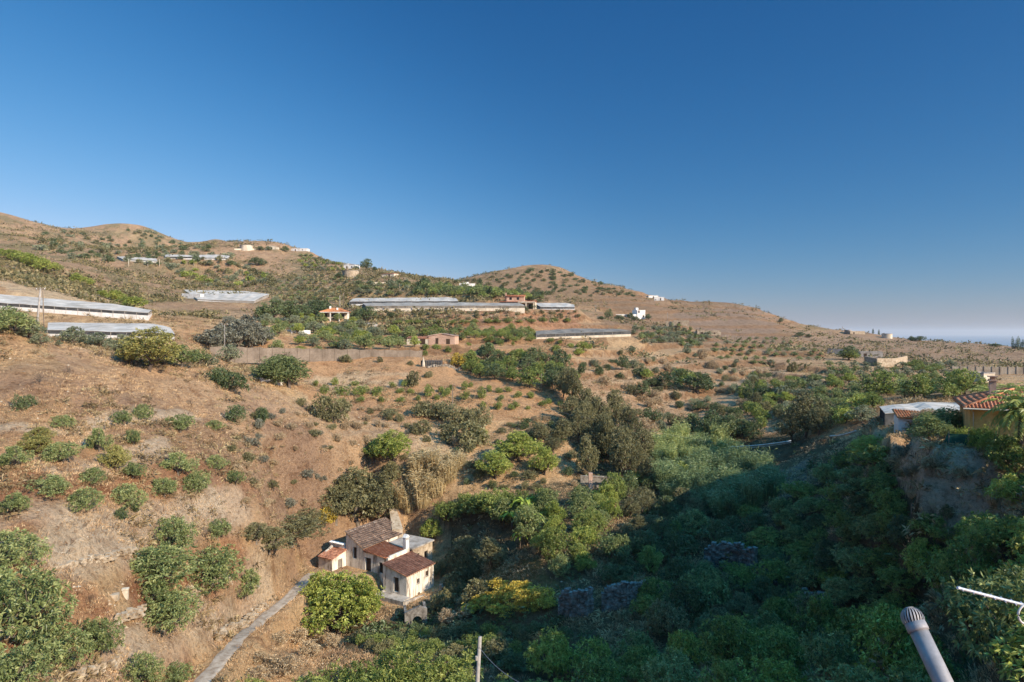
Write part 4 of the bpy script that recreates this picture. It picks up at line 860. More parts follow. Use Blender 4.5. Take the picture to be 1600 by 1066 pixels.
# ---------------------------------------------------------------- yellow house on its ledge
def yellow():
    z0, z1 = -10.5, -7.15; rt = empty('yellow_house', yh(6, 4, z0)); tag(rt, 'ochre yellow house with ridged terracotta hip roof at right edge', 'house'); X = yh(1, 0)-yh(0, 0); Y = yh(0, 1)-yh(0, 0)
    b = MB(); wallpanel(b, yh(0, 0), X, 12, z0-1.5, z1, z1, .3, Y, [(4.4, 5.8, z0+1, z0+2.3), (8, 9.1, z0, z0+2.2)]); wallpanel(b, yh(0, .3), Y, 8.7, z0-1.5, z1, z1, .3, X); wallpanel(b, yh(12, .3), Y, 8.7, z0-1.5, z1, z1, .3, -X); wallpanel(b, yh(.3, 8.7), X, 11.4, z0-1.5, z1, z1, .3, -Y); b.build('wall', M['yellow'], rt)
    f = framed(rt, 'window', M['glass_dark'], yh(5.1, .15, z0+1), X, -Y, 1.4, 1.3, .05, 0); framed(f, 'sill', M['cream'], yh(5.1, 0, z0+.92), X, -Y, 1.6, .08, .12, .08); framed(rt, 'door', M['wood'], yh(8.55, .15, z0), X, -Y, 1.1, 2.2, .05, 0)
    o = .55; hh = 1.75; e = [yh(-o, -o, z1), yh(12+o, -o, z1), yh(12+o, 9+o, z1), yh(-o, 9+o, z1)]; k = 4.5+o; g0, g1 = yh(-o+k, 4.5, z1+hh), yh(12+o-k, 4.5, z1+hh); r = MB()
    up = Vector((0, 0, .05)); r.add([p+up for p in e]+[g0+up, g1+up]+[p-Vector((0, 0, .14)) for p in e], [(0, 1, 5, 4), (1, 2, 5), (2, 3, 4, 5), (3, 0, 4), (9, 8, 7, 6), (0, 6, 7, 1), (1, 7, 8, 2), (2, 8, 9, 3), (3, 9, 6, 0)])
    def hipcols(a, b_, ga, gb, L_):
        n = int(L_/.3)
        for i in range(n):
            s = (i+.5)/n*L_; t = min(1, min(s, L_-s)/k); p = a.lerp(b_, s/L_); inn = ((ga+gb)/2-(a+b_)/2); inn.z = 0; inn.normalize(); q = p+inn*k*t+Vector((0, 0, hh*t)); m_ = max(1, int(k*t/.45))
            for j in range(m_): r.tube([p.lerp(q, j/m_)+Vector((0, 0, .1)), p.lerp(q, (j+1)/m_)+Vector((0, 0, .06))], [.1, .085], 6, True)
    L0 = 12+2*o; hipcols(e[0], e[1], g0, g1, L0); hipcols(e[1], e[2], g1, g1, 9+2*o); hipcols(e[3], e[0], g0, g0, 9+2*o); hipcols(e[2], e[3], g1, g0, L0)
    for a, b_ in ((e[0], g0), (e[1], g1), (g0, g1), (e[3], g0), (e[2], g1)): r.tube([a+Vector((0, 0, .12)), b_+Vector((0, 0, .12))], .13, 8)
    r.build('roof', M['tile_new'], rt, True)
    g = MB(); g.tube([yh(-o-.05, -o-.08, z1-.05), yh(12+o, -o-.08, z1-.05)], .075, 8); g.build('gutter', M['cream'], rt); g = MB(); g.tube([yh(-.1, -.45, z1-.05), yh(.25, -.1, z1-.4), yh(.25, -.1, z0)], .05, 8); g.build('downpipe', M['cream'], rt)
    c = MB(); az = YD; q = yh(2.3, 4.3, z1+.6); c.cbox(q, .55, .55, 1.75, az); c.cbox(q+Vector((0, 0, 1.75)), .75, .75, .12, az); c.cbox(q+Vector((0, 0, 1.87)), .4, .4, .3, az); c.cbox(q+Vector((0, 0, 2.17)), .8, .8, .1, az); c.build('chimney', M['pink'], rt)
yellow()
def annex():
    c = at(1428, 668); rt = empty('garden_shed', c, R(-18)); tag(rt, 'low pale shed with orange sheet roof left of yellow house', 'shed'); W4 = parent_world(rt); q = lambda x, y, z: W4@Vector((x, y, z)); b = MB(); b.prism([q(-1.7, 0, -1), q(1.9, 0, -1), q(1.9, 0, .95), q(-1.7, 0, 1.25)], q(0, 2.6, 0)-q(0, 0, 0)); b.build('wall', M['white'], rt)
    r = MB(); tileroof(r, q(-1.9, -.3, 1.2), q(2.2, -.3, .95), q(-1.9, 2.9, 1.9), q(2.2, 2.9, 1.65), .3, .6, .1); r.build('roof', M['orange'], rt, True)
    framed(rt, 'door', M['wood'], q(.6, 0, -.3), q(1, 0, 0)-q(0, 0, 0), q(0, -1, 0)-q(0, 0, 0), .8, 1.2)
annex()
# ---------------------------------------------------------------- stone walls, retaining walls, fences
def stone_wall(pxs, h, label, m='stone_pale', size=.33, group='drystone terrace walls', name='drystone_wall', jit=.3, lean=.0):
    pts = [q if isinstance(q, Vector) else at(*q) for q in pxs]; rg = np.random.default_rng(len(label)*7+int(h*100)); mb = MB()
    mid = pts[len(pts)//2]
    for a, b in zip(pts[:-1], pts[1:]):
        L_ = (b-a).length; d = Vector((b.x-a.x, b.y-a.y, 0)).normalized(); n = Vector((-d.y, d.x, 0)); n = n if n.y > 0 else -n; s = 0.0
        while s < L_:
            w = size*(.6+.9*rg.random()); hh = h*.72*(.55+.6*rg.random()) if h < 2 else h*(.9+.12*rg.random())*(1 if .05 < s/L_ < .95 else .8); z = -.3; p = a+d*s
            g0 = gz(p.x, p.y)
            while z < hh:
                k = size*(.4+.5*rg.random()); o = Vector((p.x, p.y, g0+z))+n*(rg.normal()*jit*size+z*lean); vs = []
                for zz in (0, k*.97):
                    for u, v in ((0, 0), (w*.97, 0), (w*.97, size*1.3), (0, size*1.3)):
                        vs.append(o+d*(u+rg.normal()*.05*size)+n*(v+rg.normal()*.12*size)+Vector((0, 0, zz+rg.normal()*.06*size)))
                mb.add(vs, [(0, 3, 2, 1), (4, 5, 6, 7), (0, 1, 5, 4), (1, 2, 6, 5), (2, 3, 7, 6), (3, 0, 4, 7)]); z += k
            s += w
    o = mb.build(name, M[m]); tag(o, label, 'stone wall', group); return o
stone_wall([(88, 893), (120, 886), (160, 876), (205, 862)], .55, 'broken pale stone terrace wall ending at tall mango clump', jit=.35)
stone_wall([(-20, 1008), (20, 1000), (62, 990)], 1.2, 'pale stone terrace wall below round mango tree at left edge', lean=.15)
stone_wall([(178, 972), (196, 966), (218, 957)], .8, 'short pale stone wall between two mango trees in lower left', jit=.5)
stone_wall([(292, 932), (325, 925), (362, 914)], 1.3, 'tall pale stone terrace wall under right mango of the clump', lean=.12)
stone_wall([(108, 1062), (140, 1050), (182, 1036)], .7, 'lowest pale stone wall near bottom left corner', jit=.7)
stone_wall([(335, 1000), (360, 985), (395, 962), (415, 950)], 1.1, 'stone bank wall along upper side of dirt track', 'stone_pale', .34, lean=.2, jit=.6)
stone_wall([(385, 925), (402, 915)], .8, 'short stone heap beside small shrub above dirt track', 'stone', .4, jit=.8)
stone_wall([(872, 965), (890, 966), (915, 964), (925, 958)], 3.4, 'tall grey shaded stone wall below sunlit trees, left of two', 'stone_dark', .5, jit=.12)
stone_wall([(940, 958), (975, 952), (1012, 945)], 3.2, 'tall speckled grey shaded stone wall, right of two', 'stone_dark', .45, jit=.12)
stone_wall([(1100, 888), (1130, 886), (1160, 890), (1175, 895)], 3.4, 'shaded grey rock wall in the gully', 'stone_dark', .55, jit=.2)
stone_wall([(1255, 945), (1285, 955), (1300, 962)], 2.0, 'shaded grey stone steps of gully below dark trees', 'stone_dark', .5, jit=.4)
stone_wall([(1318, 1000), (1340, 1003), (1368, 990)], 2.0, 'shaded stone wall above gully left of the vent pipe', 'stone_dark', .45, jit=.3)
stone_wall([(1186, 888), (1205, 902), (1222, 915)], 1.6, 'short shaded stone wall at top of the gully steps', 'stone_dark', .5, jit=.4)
stone_wall([(690, 925), (704, 918), (716, 905)], 1.6, 'tumbled stone wall right of the farmhouse', 'stone', .4, jit=.4)
stone_wall([(716, 893), (722, 880)], 2.1, 'stub of ruined wall right of farmhouse among bushes', 'stone_pale', .4, jit=.2)
stone_wall([(668, 575), (700, 574), (728, 574)], .8, 'low stone edging on orchard terrace corner', 'stone', .4, jit=.5)
def retwall(pxs, h, label, m, th=.4, name='retaining_wall', group=None, dz=.0):
    pts = [q if isinstance(q, Vector) else at(*q) for q in pxs]; mb = MB()
    for a, b in zip(pts[:-1], pts[1:]):
        d = Vector((b.x-a.x, b.y-a.y, 0)).normalized(); n = Vector((-d.y, d.x, 0)); n = n if n.y > 0 else -n
        mb.prism([Vector((a.x, a.y, a.z-1.5)), Vector((b.x, b.y, b.z-1.5)), Vector((b.x, b.y, b.z+h)), Vector((a.x, a.y, a.z+h))], n*th)
    return tag(mb.build(name, M[m]), label, 'wall', group)
retwall([(1352, 569), (1372, 573), (1400, 572.5), (1418, 568)], 3.0, 'pale curved retaining wall below roofless grey shed', 'stone_pale')
retwall([(1292, 553), (1318, 554)], 2.4, 'short grey wall left of dark bushy tree on right slope', 'concrete')
retwall([(408, 597), (444, 602)], .9, 'low white wall at foot of big round carob tree', 'white', .4)
retwall([(455, 521), (485, 522)], 1.2, 'low white wall among green trees below orange roofed cottage', 'white', 2.5)
retwall([(284, 466), (313, 467.5)], 2.4, 'small white wall at left end of sheet greenhouse', 'white', 2)
retwall([(366, 391), (400, 391)], 1.2, 'pale terrace wall below wide water tank', 'cream', .6)
M['cream_dull'] = stained('cream_blockwork', (.4, .33, .25), (.28, .22, .16), (.48, .41, .32), .4)
def block_wall():
    a, b = ray(1489, 583.5, 234), ray(1602, 585, 228); rt = empty('block_wall', (a+b)/2); tag(rt, 'long pale concrete block wall with evenly spaced pillars on right', 'wall'); w = MB(); d = Vector((b.x-a.x, b.y-a.y, 0)); L_ = d.length; d.normalize(); n = Vector((-d.y, d.x, 0)); z = max(a.z, b.z)
    w.box(Vector((a.x, a.y, z-2)), d*L_, n*.3, (0, 0, 4.3)); w.build('wall', M['cream_dull'], rt)
    for i in range(10):
        p = MB(); p.box(Vector((a.x, a.y, z-2))+d*(L_*i/9-.2)-n*.15, d*.45, n*.6, (0, 0, 4.6)); p.build('pillar', M['cream_dull'], rt)
block_wall()
def net_fence():
    a, b = at(328, 559.5, 170), at(660, 558, 170); a.y = max(a.y, 176); b.y = min(b.y, 205); rt = empty('windbreak_fence', (a+b)/2); tag(rt, 'long pale windbreak net fence on posts above the sapling terrace', 'fence'); K = 34; mb = MB()
    ys = np.linspace(a.y, b.y, K+1)
    base = [Vector(((328+(660-328)*i/K-CX)/F*ys[i], ys[i], 0)) for i in range(K+1)]
    for i, q in enumerate(base): q.z = a.z+(b.z-a.z)*i/K
    for i in range(K):
        mb.prism([base[i]+Vector((0, 0, -2.2)), base[i+1]+Vector((0, 0, -2.2)), base[i+1]+Vector((0, 0, 2.0+.16*math.sin(i*2.1))), base[i]+Vector((0, 0, 2.0+.16*math.sin((i-1)*2.1)))], (0, .05, 0))
    mb.build('net', M['net_fence'], rt)
    for i in range(0, K+1, 2):
        p = MB(); p.tube([base[i]+Vector((0, -.06, -2.5)), base[i]+Vector((0, -.06, 2.35))], .06, 6); p.build('post', M['wood'], rt)
M['net_fence'] = stained('windbreak_net', (.21, .165, .125), (.15, .115, .085), (.27, .215, .165), .3); net_fence()
def garden_fence():
    pts = [yh(-11.5, -.5), yh(-8, -2.6), yh(-5, -3.2), yh(-2, -3.0), yh(1, -3.0), yh(4, -3.0), yh(8, -3.0)]
    rt = empty('garden_fence', pts[3]+Vector((0, 0, gz(pts[3].x, pts[3].y)))); tag(rt, 'sagging green mesh garden fence on posts in front of yellow house', 'fence'); mb = MB()
    for p in pts: p.z = gz(p.x, p.y)
    for a, b in zip(pts[2:-1], pts[3:]): mb.prism([a+Vector((0, 0, .05)), b+Vector((0, 0, .05)), b+Vector((0, 0, 1.15)), a+Vector((0, 0, 1.1))], (0, .03, 0))
    mb.build('mesh_panel', M['green_net'], rt)
    for a, b in zip(pts[:-1], pts[1:]):
        for t in (0, .5):
            q = a.lerp(b, t); q.z = gz(q.x, q.y); p = MB(); p.tube([q-Vector((0, .05, .3)), q+Vector((.05, -.05, 1.35))], .045, 6); p.build('post', M['wood'], rt)
garden_fence()
# stair wall behind the farmhouse, small pillars, pale boxes
def stair_wall():
    rt = empty('stone_stairway', at(615, 815)); tag(rt, 'narrow pale stone stairway climbing bank behind the farmhouse', 'stairway'); a, b = ray(622, 829, 127), ray(612, 785, 137); mb = MB(); k = 14
    d = Vector((b.x-a.x, b.y-a.y, 0)).normalized(); n = Vector((d.y, -d.x, 0))
    for i in range(k):
        p = a.lerp(b, i/k); mb.box(p-n*(.9-.03*i)-Vector((0, 0, 2)), n*(1.8-.06*i), (b-a)/k*1.02, (0, 0, 2.2))
    mb.build('step_flight', M['stone_pale'], rt); c = MB(); c.prism([a-n*1.1-Vector((0, 0, 2)), b-n*.7-Vector((0, 0, 2)), b-n*.7+Vector((0, 0, .25)), a-n*1.1+Vector((0, 0, .3))], n*.32); c.build('side_wall', M['stone_pale'], rt)
stair_wall()
def pillar(px, py, w, h, label, m='white', name='stone_pillar', cap=True):
    p = at(px, py); rt = empty(name, p); tag(rt, label, 'pillar'); b = MB(); b.cbox(p-Vector((0, 0, .4)), w, w*.8, h+.4, .3); b.build('shaft', M[m], rt)
    if cap: c = MB(); c.cbox(p+Vector((0, 0, h)), w*1.25, w*1.05, .14, .3); c.build('cap', M[m], rt)
    return rt
pillar(196, 932, .5, .7, 'squat white pillar with flat cap beside tall mango clump', 'cream'); pillar(178, 932, .9, .25, 'low pale box left of squat white pillar', 'stone_pale', 'stone_box', False)
def pump_ruin():
    p = at(930, 765); rt = empty('pillared_ruin', p); tag(rt, 'old brick pillared shelter ruin under dark trees at centre', 'ruin'); b = MB(); b.cbox(p+Vector((-.9, 0, -1)), .75, .75, 4.2); b.build('brick_pillar', M['pink'], rt); b = MB(); b.box(p+Vector((-2.6, 2.2, -1)), (7, -1, 0), (0, .5, 0), (0, 0, 3.2)); b.build('wall', M['stone'], rt)
    for x in (2, 3.6): c = MB(); c.cbox(p+Vector((x, .5, -1)), .18, .18, 3.2); c.build('post', M['wood'], rt)
    c = MB(); c.box(p+Vector((-.5, .35, 2.15)), (5, -.4, -.15), (0, .25, 0), (0, 0, .2)); c.build('beam', M['wood'], rt)
pump_ruin()
retwall([(988, 790), (1008, 789)], 1.3, 'small pink block wall at sunlit edge of the shadow', 'pink', 1.2)
# ---------------------------------------------------------------- poles, wires, pipes
def pole(px, py, top, label, rad=.13, m='wood', arms=0, Y=None, lean=0.0, ins=True):
    p = at(px, py) if Y is None else atY(px, Y); h = (py-top)/F*p.y if Y is None else p.y*(HY-top)/F-p.z; rt = empty('utility_pole', p); tag(rt, label, 'utility pole', 'utility poles'); b = MB()
    tp = p+Vector((lean*h, 0, h)); b.tube([p-Vector((0, 0, .6)), p.lerp(tp, .5), tp], [rad*1.25, rad*1.05, rad*.85], 9); b.build('shaft', M[m], rt, True)
    if arms:
        for k in range(arms): a = MB(); q = p.lerp(tp, .97-.07*k); a.box(q+Vector((-.8, -.06, 0)), (1.6, 0, 0), (0, .12, 0), (0, 0, .12)); a.build('crossarm', M['wood'], rt); [MB().tube([q+Vector((x, 0, .12)), q+Vector((x, 0, .34))], .055, 6).build('insulator', M['white'], rt) for x in (-.7, .7)]
    return p, tp
pa, ta = pole(56, 527, 451, 'leaning grey utility pole, left of crossed pair above left greenhouse', .17, 'concrete', 1, lean=.1)
pb_, tb = pole(69, 520, 449, 'dark upright utility pole, right of crossed pair above left greenhouse', .13, 'wood', 1, lean=-.03)
pole(351, 560, 506, 'slim pole at left end of windbreak fence', .08, 'concrete', 1)
pc, tc = pole(707, 664, 601, 'tall thin pole among sapling rows', .11, 'wood'); pole(715, 668, 655, 'short pale stub post right of the thin pole', .14, 'concrete')
pole(531, 492, 462, 'pole behind orange roofed cottage', .16, 'concrete'); pole(537, 478, 458, 'thin pole at left end of rear long greenhouse', .12, 'wood')
pole(624, 458, 442, 'thin pole on slope above long greenhouses', .12, 'wood'); pole(931, 488, 477, 'thin pole left of the low white house', .14, 'concrete'); pole(1043, 503, 488, 'thin pole right of tall white house', .14, 'concrete')
pole(846, 612, 584, 'thin pole in dark green trees at centre', .1, 'wood'); pole(1316, 519, 510, 'thin pole on right ridge by grey tank', .13, 'wood')
for i, x in enumerate((201, 231, 249, 303)): pole(x, 417-i*.3, 405, ['leftmost', 'second from left', 'third from left', 'rightmost'][i]+' of four thin poles below hilltop greenhouses', .16, 'cream')
def post_fore():
    Y = 35.0; a = ray(744, 1105, Y); tp = ray(750, 995, Y); rt = empty('utility_pole', Vector((a.x, Y, gz(a.x, Y)))); tag(rt, 'weathered grey pole rising from bottom foliage with trailing cable', 'utility pole', 'utility poles'); b = MB(); d = (tp-a).normalized(); b.tube([a-d*9, a, tp], [.14, .115, .095], 10); b.build('shaft', M['concrete'], rt, True)
    k = MB(); k.tube([tp-d*1.15+Vector((-.12, -.12, 0)), tp-d*.95+Vector((-.12, -.12, 0))], .07, 8); k.build('insulator', M['concrete'], rt)
    w = MB(); p = tp-d*.55; q = ray(900, 1092, 16); pts = [p.lerp(q, t)+Vector((0, 0, -.5*4*t*(1-t))) for t in np.linspace(0, 1, 14)]; w.tube(pts, .014, 5); w2 = MB(); p2, q2 = pts[-1], Vector((5.5, 2, -4.2)); w.tube([p2, p2.lerp(q2, .5)-Vector((0, 0, .2)), q2], .014, 5); tag(w.build('power_cable', M['galv']), 'grey cable slanting from weathered pole toward bottom edge', 'cable')
post_fore()
def wires(p, q, sag, label, r=.02):
    b = MB(); b.tube([p.lerp(q, t)-Vector((0, 0, sag*4*t*(1-t))) for t in np.linspace(0, 1, 16)], r, 4); tag(b.build('overhead_wire', M['wire']), label, 'wire')
wires(tc, ray(1150, 697, 150), 1.0, 'thin wire running from thin sapling row pole across dark trees', .016)
wires(ta, ray(-200, 430, 118), 1.0, 'thin wire leaving leaning grey pole toward left edge', .014)
def pipe_bridge():
    for i, (a, b, lab) in enumerate(((ray(1138, 698.5, 146), ray(1236, 689, 134), 'long white water pipe spanning the dark gully, left of two'), (ray(1297, 681.5, 124), ray(1337, 673, 114), 'short white water pipe on gully edge, right of two'))):
        p = MB(); p.tube([a.lerp(b, t)-Vector((0, 0, .25*4*t*(1-t))) for t in np.linspace(0, 1, 12)], .13, 8)
        if i == 0: p.tube([a.lerp(b, t)-Vector((0, 0, .3+.3*4*t*(1-t))) for t in np.linspace(0, 1, 12)], .06, 6)
        tag(p.build('water_pipe', M['pipe_white'], None, True), lab, 'pipe', 'white water pipes')
pipe_bridge()
M['core_dark'] = stained('hollow_shade', (.012, .011, .01), (.008, .008, .007), (.02, .018, .016), 9)  # near-black fill standing for the shade inside the cowl
def rooftop():
    """the roof the photograph is taken from: below the frame, carries the flue and the aerial"""
    b = MB(); b.box((-3, -6, -9), (9.5, 0, 0), (0, 8.6, 0), (0, 0, 5.8)); rt = empty('viewpoint_house', (1.5, -2, -9)); tag(rt, 'white house with flat roof directly under the viewpoint', 'house'); b.build('wall', M['white'], rt); r = MB(); r.box((-3.1, -6.1, -3.19), (9.7, 0, 0), (0, 8.8, 0), (0, 0, .16)); r.build('roof', M['tile'], rt)
    # tilted flue with a spinning cowl
    Y = 3.6; top = ray(1434, 983, Y+.18); bot = ray(1478, 1075, Y); d = (top-bot).normalized(); s0 = bot-d*1.3
    f = empty('vent_pipe', s0); tag(f, 'tilted grey metal flue with slotted round cowl at lower right', 'vent pipe'); rad = .049; t = MB(); t.tube([s0, bot, top], rad, 28); t.build('pipe', M['galv'], f, True)
    c = MB(); c.tube([top-d*.012, top+d*.0, top+d*.035], [rad*1.12, rad*1.14, rad*1.1], 28); c.build('collar', M['galv'], f, True)
    x = d.cross(Vector((0, 1, 0))).normalized(); y = d.cross(x).normalized(); ctr = top+d*.058; Rr = rad*1.22; n = 22
    inn = MB(); inn.tube([ctr+d*(Rr*.8*math.sin(q)) for q in np.linspace(-.95, 1.2, 7)], [Rr*.8*math.cos(q) for q in np.linspace(-.95, 1.2, 7)], 18); inn.build('core', M['core_dark'], f, True)
    v = MB()
    for k in range(n):
        a0 = 2*math.pi*k/n; vs = []
        for j, q in enumerate(np.linspace(-.95, 1.05, 9)):
            for da in (0, .15):
                an = a0+da+.22*(q+.95); r_ = Rr*math.cos(q)*(1.0 if da == 0 else .97); vs.append(ctr+d*Rr*math.sin(q)+(x*math.cos(an)+y*math.sin(an))*r_)
        v.add(vs, [(2*j, 2*j+1, 2*j+3, 2*j+2) for j in range(8)])
    vo = v.build('vane_ring', M['galv'], f); vo.modifiers.new('thick', 'SOLIDIFY').thickness = .0018
    k = MB(); k.tube([ctr+d*Rr*math.sin(q) for q in (1.0, 1.15, 1.35, 1.5)], [Rr*math.cos(q)*1.02 for q in (1.0, 1.15, 1.35, 1.52)], 24); k.build('cap', M['galv'], f, True)
    # aerial
    Y = 3.0; a, b_ = ray(1496, 918.5, Y), ray(1645, 957, Y+.15); an = empty('tv_aerial', (b_.x, b_.y, -3.03)); tag(an, 'silver aerial boom with short cross rods and curved dipole at right edge', 'aerial'); bm = MB(); bm.tube([a, b_], .0065, 8); bm.build('boom', M['alu'], an); u = (b_-a).normalized(); w = Vector((u.x*.1, .96, .2)).normalized()
    for i, t in enumerate(np.linspace(.04, .9, 9)):
        r = MB(); p = a.lerp(b_, t); l = .016+.01*t; r.tube([p-w*l, p+w*l], .0032, 6); r.build('cross_rod', M['alu'], an)
    l = MB(); p = a.lerp(b_, .62); l.tube([p+Vector((.05*math.cos(q)+.03, -.1*math.sin(q*.5)*.3, -.04+.045*math.sin(q))) for q in np.linspace(1.7, 5.2, 16)], .005, 7); l.build('dipole', M['white'], an, True)
    m_ = MB(); m_.tube([Vector((b_.x, b_.y, -3.03)), b_+Vector((0, 0, .15))], .017, 10); m_.build('mast', M['alu'], an, True)
rooftop()
def rows(name, cat, kind, leaf, px0, px1, py0, py1, dx, dy, Wm, desc, group, shear=0.0, ymin=0, poly=None):
    c = at((px0+px1)/2, (py0+py1)/2, ymin); k = dx
    y = py0
    while y <= py1:
        x = px0 + ((y*7.3) % k) - max(0, shear)*(py1-py0)
        while x <= px1+abs(shear)*(py1-py0):
            qx, qy = x+shear*(y-py0)+random.uniform(-1, 1)*k*.12, y+random.uniform(-.5, .5)*dy*.35
            if (poly is None or bool(inpoly(qx, qy, poly))) and random.random() < .93:
                p = at(qx, qy, ymin); plant(name, cat, kind, random.choice(leaf), p, Wm*random.uniform(.75, 1.2), Wm*random.uniform(.55, .8), desc, group)
            x += k
        y += dy
# ---------------------------------------------------------------- plants
MG = 'mango trees on the dry left slope'
MT = dict(bark='bark_pale')
tab('mango_tree', 'tree', 'mango', 'mango', [(97,668,32,24),(190,664,30,25),(223,656,26,24),(282,675,34,30),(335,671,26,18),(208,696,28,26),(97,724,48,34),(25,729,48,34),
 (155,706,36,36),(143,757,40,28),(207,747,34,28),(278,742,46,34),(336,733,30,22),(80,777,58,40),(132,796,54,38),(196,791,50,38),(256,777,40,32),(308,767,44,32),(368,758,32,24),
 (22,802,52,36),(340,842,40,30)], 'small mango tree on bare dry slope', MG, **MT)
tab('mango_tree', 'tree', 'mango', 'mango', [(18,888,92,66),(38,990,120,100),(88,1042,90,66),(156,1024,66,58),(28,1085,110,90),(-40,960,110,90),(268,858,88,50),(240,916,112,70),(332,912,92,66),(386,932,52,42),(264,980,98,52),(240,945,60,40),(222,1074,72,50),(275,1076,50,40)], 'round mature mango tree by pale terrace walls', 'mature mango trees in the lower left', **MT)
tab('bush', 'bush', 'broad', 'broom', [(232,578,88,66),(205,570,50,40),(182,738,46,52),(55,712,50,36),(62,690,44,26)], 'feathery yellowish bush on dry slope', 'feathery bushes on the left slope')
tab('bush', 'bush', 'shrub', 'dark', [(190,812,18,14),(368,660,30,22),(212,800,14,10),(42,640,24,20),(355,608,50,28),(345,602,28,20),(410,660,22,18)], 'low dark bush on dry slope', 'dark bushes on the left slope')
tab('dead_bush', 'bush', 'dead', 'bark', [(143,948,20,24),(62,600,22,20),(160,558,14,14),(126,560,10,12),(105,585,16,16),(300,632,16,14),(320,840,22,24),(325,943,18,18),(305,590,14,12)], 'bare leafless bush on dry ground', 'bare bushes')
tab('tree', 'tree', 'broad_mid', 'mango', [(25,524,60,40),(8,512,50,34),(283,574,52,34),(310,572,40,30)], 'bushy green tree along hilltop of left slope', 'bushes below the left greenhouses', bark='bark_pale')
tab('tree', 'tree', 'broad_mid', 'olive', [(63,540,28,18),(45,528,46,32),(115,541,42,30),(92,541,14,10),(155,543,46,26),(135,540,30,20),(190,548,34,28),(175,550,28,20),(255,570,34,24),(325,574,30,22),(360,568,34,30)], 'grey green tree along hilltop of left slope', 'grey bushes below the left greenhouses', bark='bark_pale')
tab('tree', 'tree', 'broad_mid', 'bright', [(20,405,34,16),(38,412,36,20),(52,419,34,22),(68,425,30,24),(84,424,20,16),(5,399,24,12),(120,442,24,18),(135,447,22,14),(180,471,32,18),(196,478,26,16),(212,483,34,22),(160,464,20,12)], 'fresh green tree in dip of far left hill', 'green trees in the hillside gully')
tab('tree', 'tree', 'broad_mid', 'grey', [(345,548,52,46),(372,548,56,50),(325,540,36,30),(395,545,44,42),(385,525,40,36),(358,525,40,34),(410,540,38,36)], 'grey wispy tree left of windbreak fence', 'grey trees by the windbreak fence', bark='bark_pale')
tab('carob_tree', 'tree', 'broad', 'carob', [(428,600,66,48),(452,606,62,52),(440,598,72,50)], 'big dense round carob tree on slope brow', 'carob tree clump')
tab('tree', 'tree', 'broad_mid', 'dark', [(428,502,44,34),(450,502,40,32),(412,500,32,26),(470,500,36,28),(492,496,40,34),(505,494,28,26),(575,502,34,26),(560,500,24,18),(612,496,12,8)], 'dark green tree behind orange roofed cottage', 'dark trees by the cottage')
scatter('tree', 'tree', 'broad_mid', ['olive', 'mango', 'mango', 'bright'], [(395, 510), (470, 500), (560, 500), (585, 520), (640, 525), (650, 545), (560, 552), (400, 552)], 70, (3.2, 6), (.6, .9), 'green orchard tree between cottage and windbreak fence', 'trees between cottage and windbreak fence', .45, 185)
scatter('tree', 'tree', 'broad_mid', ['avocado', 'mango'], [(640, 520), (700, 522), (800, 516), (835, 522), (835, 536), (730, 538), (640, 528)], 46, (3, 5), (.6, .9), 'green tree in row behind the pinkish hut', 'trees behind the pinkish hut', .45, 225)
# rows under the long greenhouses
tab('tree', 'tree', 'broad_mid', 'avocado', [(620+i*17.5+random.uniform(-3,3), 507.5-i*.25, random.uniform(12,17), random.uniform(6,9)) for i in range(16)], 'dark green tree in row below red earth bank', 'tree row below the red earth bank', label=None)
# saplings on the terrace (rows)
SG = 'young orchard bushes in rows on the terrace'
tab('orchard_bush', 'bush', 'sapling_near', 'avocado', [(494,604,12,9),(524,602,14,10),(553,603,14,10),(505,616,18,13),(536,618,22,15),(563,618,22,15),(590,618,20,14),(512,630,14,9),(535,631,14,8),(562,629,14,8),(595,628,12,8),(612,606,11,9),(633,604,14,12),(624,614,13,9),(626,628,12,9),(643,615,12,9),(654,626,11,8),(668,620,16,16),(684,625,12,8),(688,613,10,9),(697,620,16,12),(725,609,14,11),(728,625,15,14),(706,609,10,9),(753,623,18,17),(765,608,10,6),(780,614,12,9),(782,627,13,9),(780,640,14,11),(755,637,11,9),(766,612,10,6),(800,640,12,9),(808,622,14,10),(830,623,14,10),(847,634,14,10),(858,632,12,9),(875,634,12,8),(805,637,14,10),(826,640,10,6),(793,613,11,8),(735,605,10,7)], 'young round orchard bush on tilled orange soil', SG, bark='bark_pale')
tab('orchard_bush', 'bush', 'sapling_near', 'avocado', [(664,546,14,10),(682,546,13,9),(664,556,11,9),(701,551,14,10),(765,547,16,13),(782,540,12,8),(802,540,8,7),(754,550,12,8),(778,554,12,8),(801,555,14,7),(821,555,14,8),(868,549,15,10),(860,534,12,7),(875,537,10,6),(848,565,17,12),(865,564,12,8),(737,553,9,7),(889,562,10,8),(893,544,12,8),(733,540,9,6)], 'young orchard bush on upper bare terrace right of the pinkish hut', 'orchard bushes right of the hut', bark='bark_pale')
tab('bush', 'bush', 'shrub', 'oliveb', [(542,566,20,10),(593,566,11,7),(642,571,10,7),(645,602,24,18),(670,590,12,8),(606,650,36,10),(678,652,48,24),(660,648,30,18),(720,672,40,30),(740,668,34,26),(518,660,44,36),(470,635,14,10),(660,678,30,20),(700,690,42,22),(735,700,50,36),(690,656,24,18)], 'scrubby olive brown bush below the sapling terrace', 'scrubby bushes below the terrace')
tab('tree', 'tree', 'broad_mid', 'yellow', [(716,574,24,22)], 'yellow green tree at orchard terrace corner', 'yellow trees', label='yellow green tree at orchard terrace corner beside the coop')
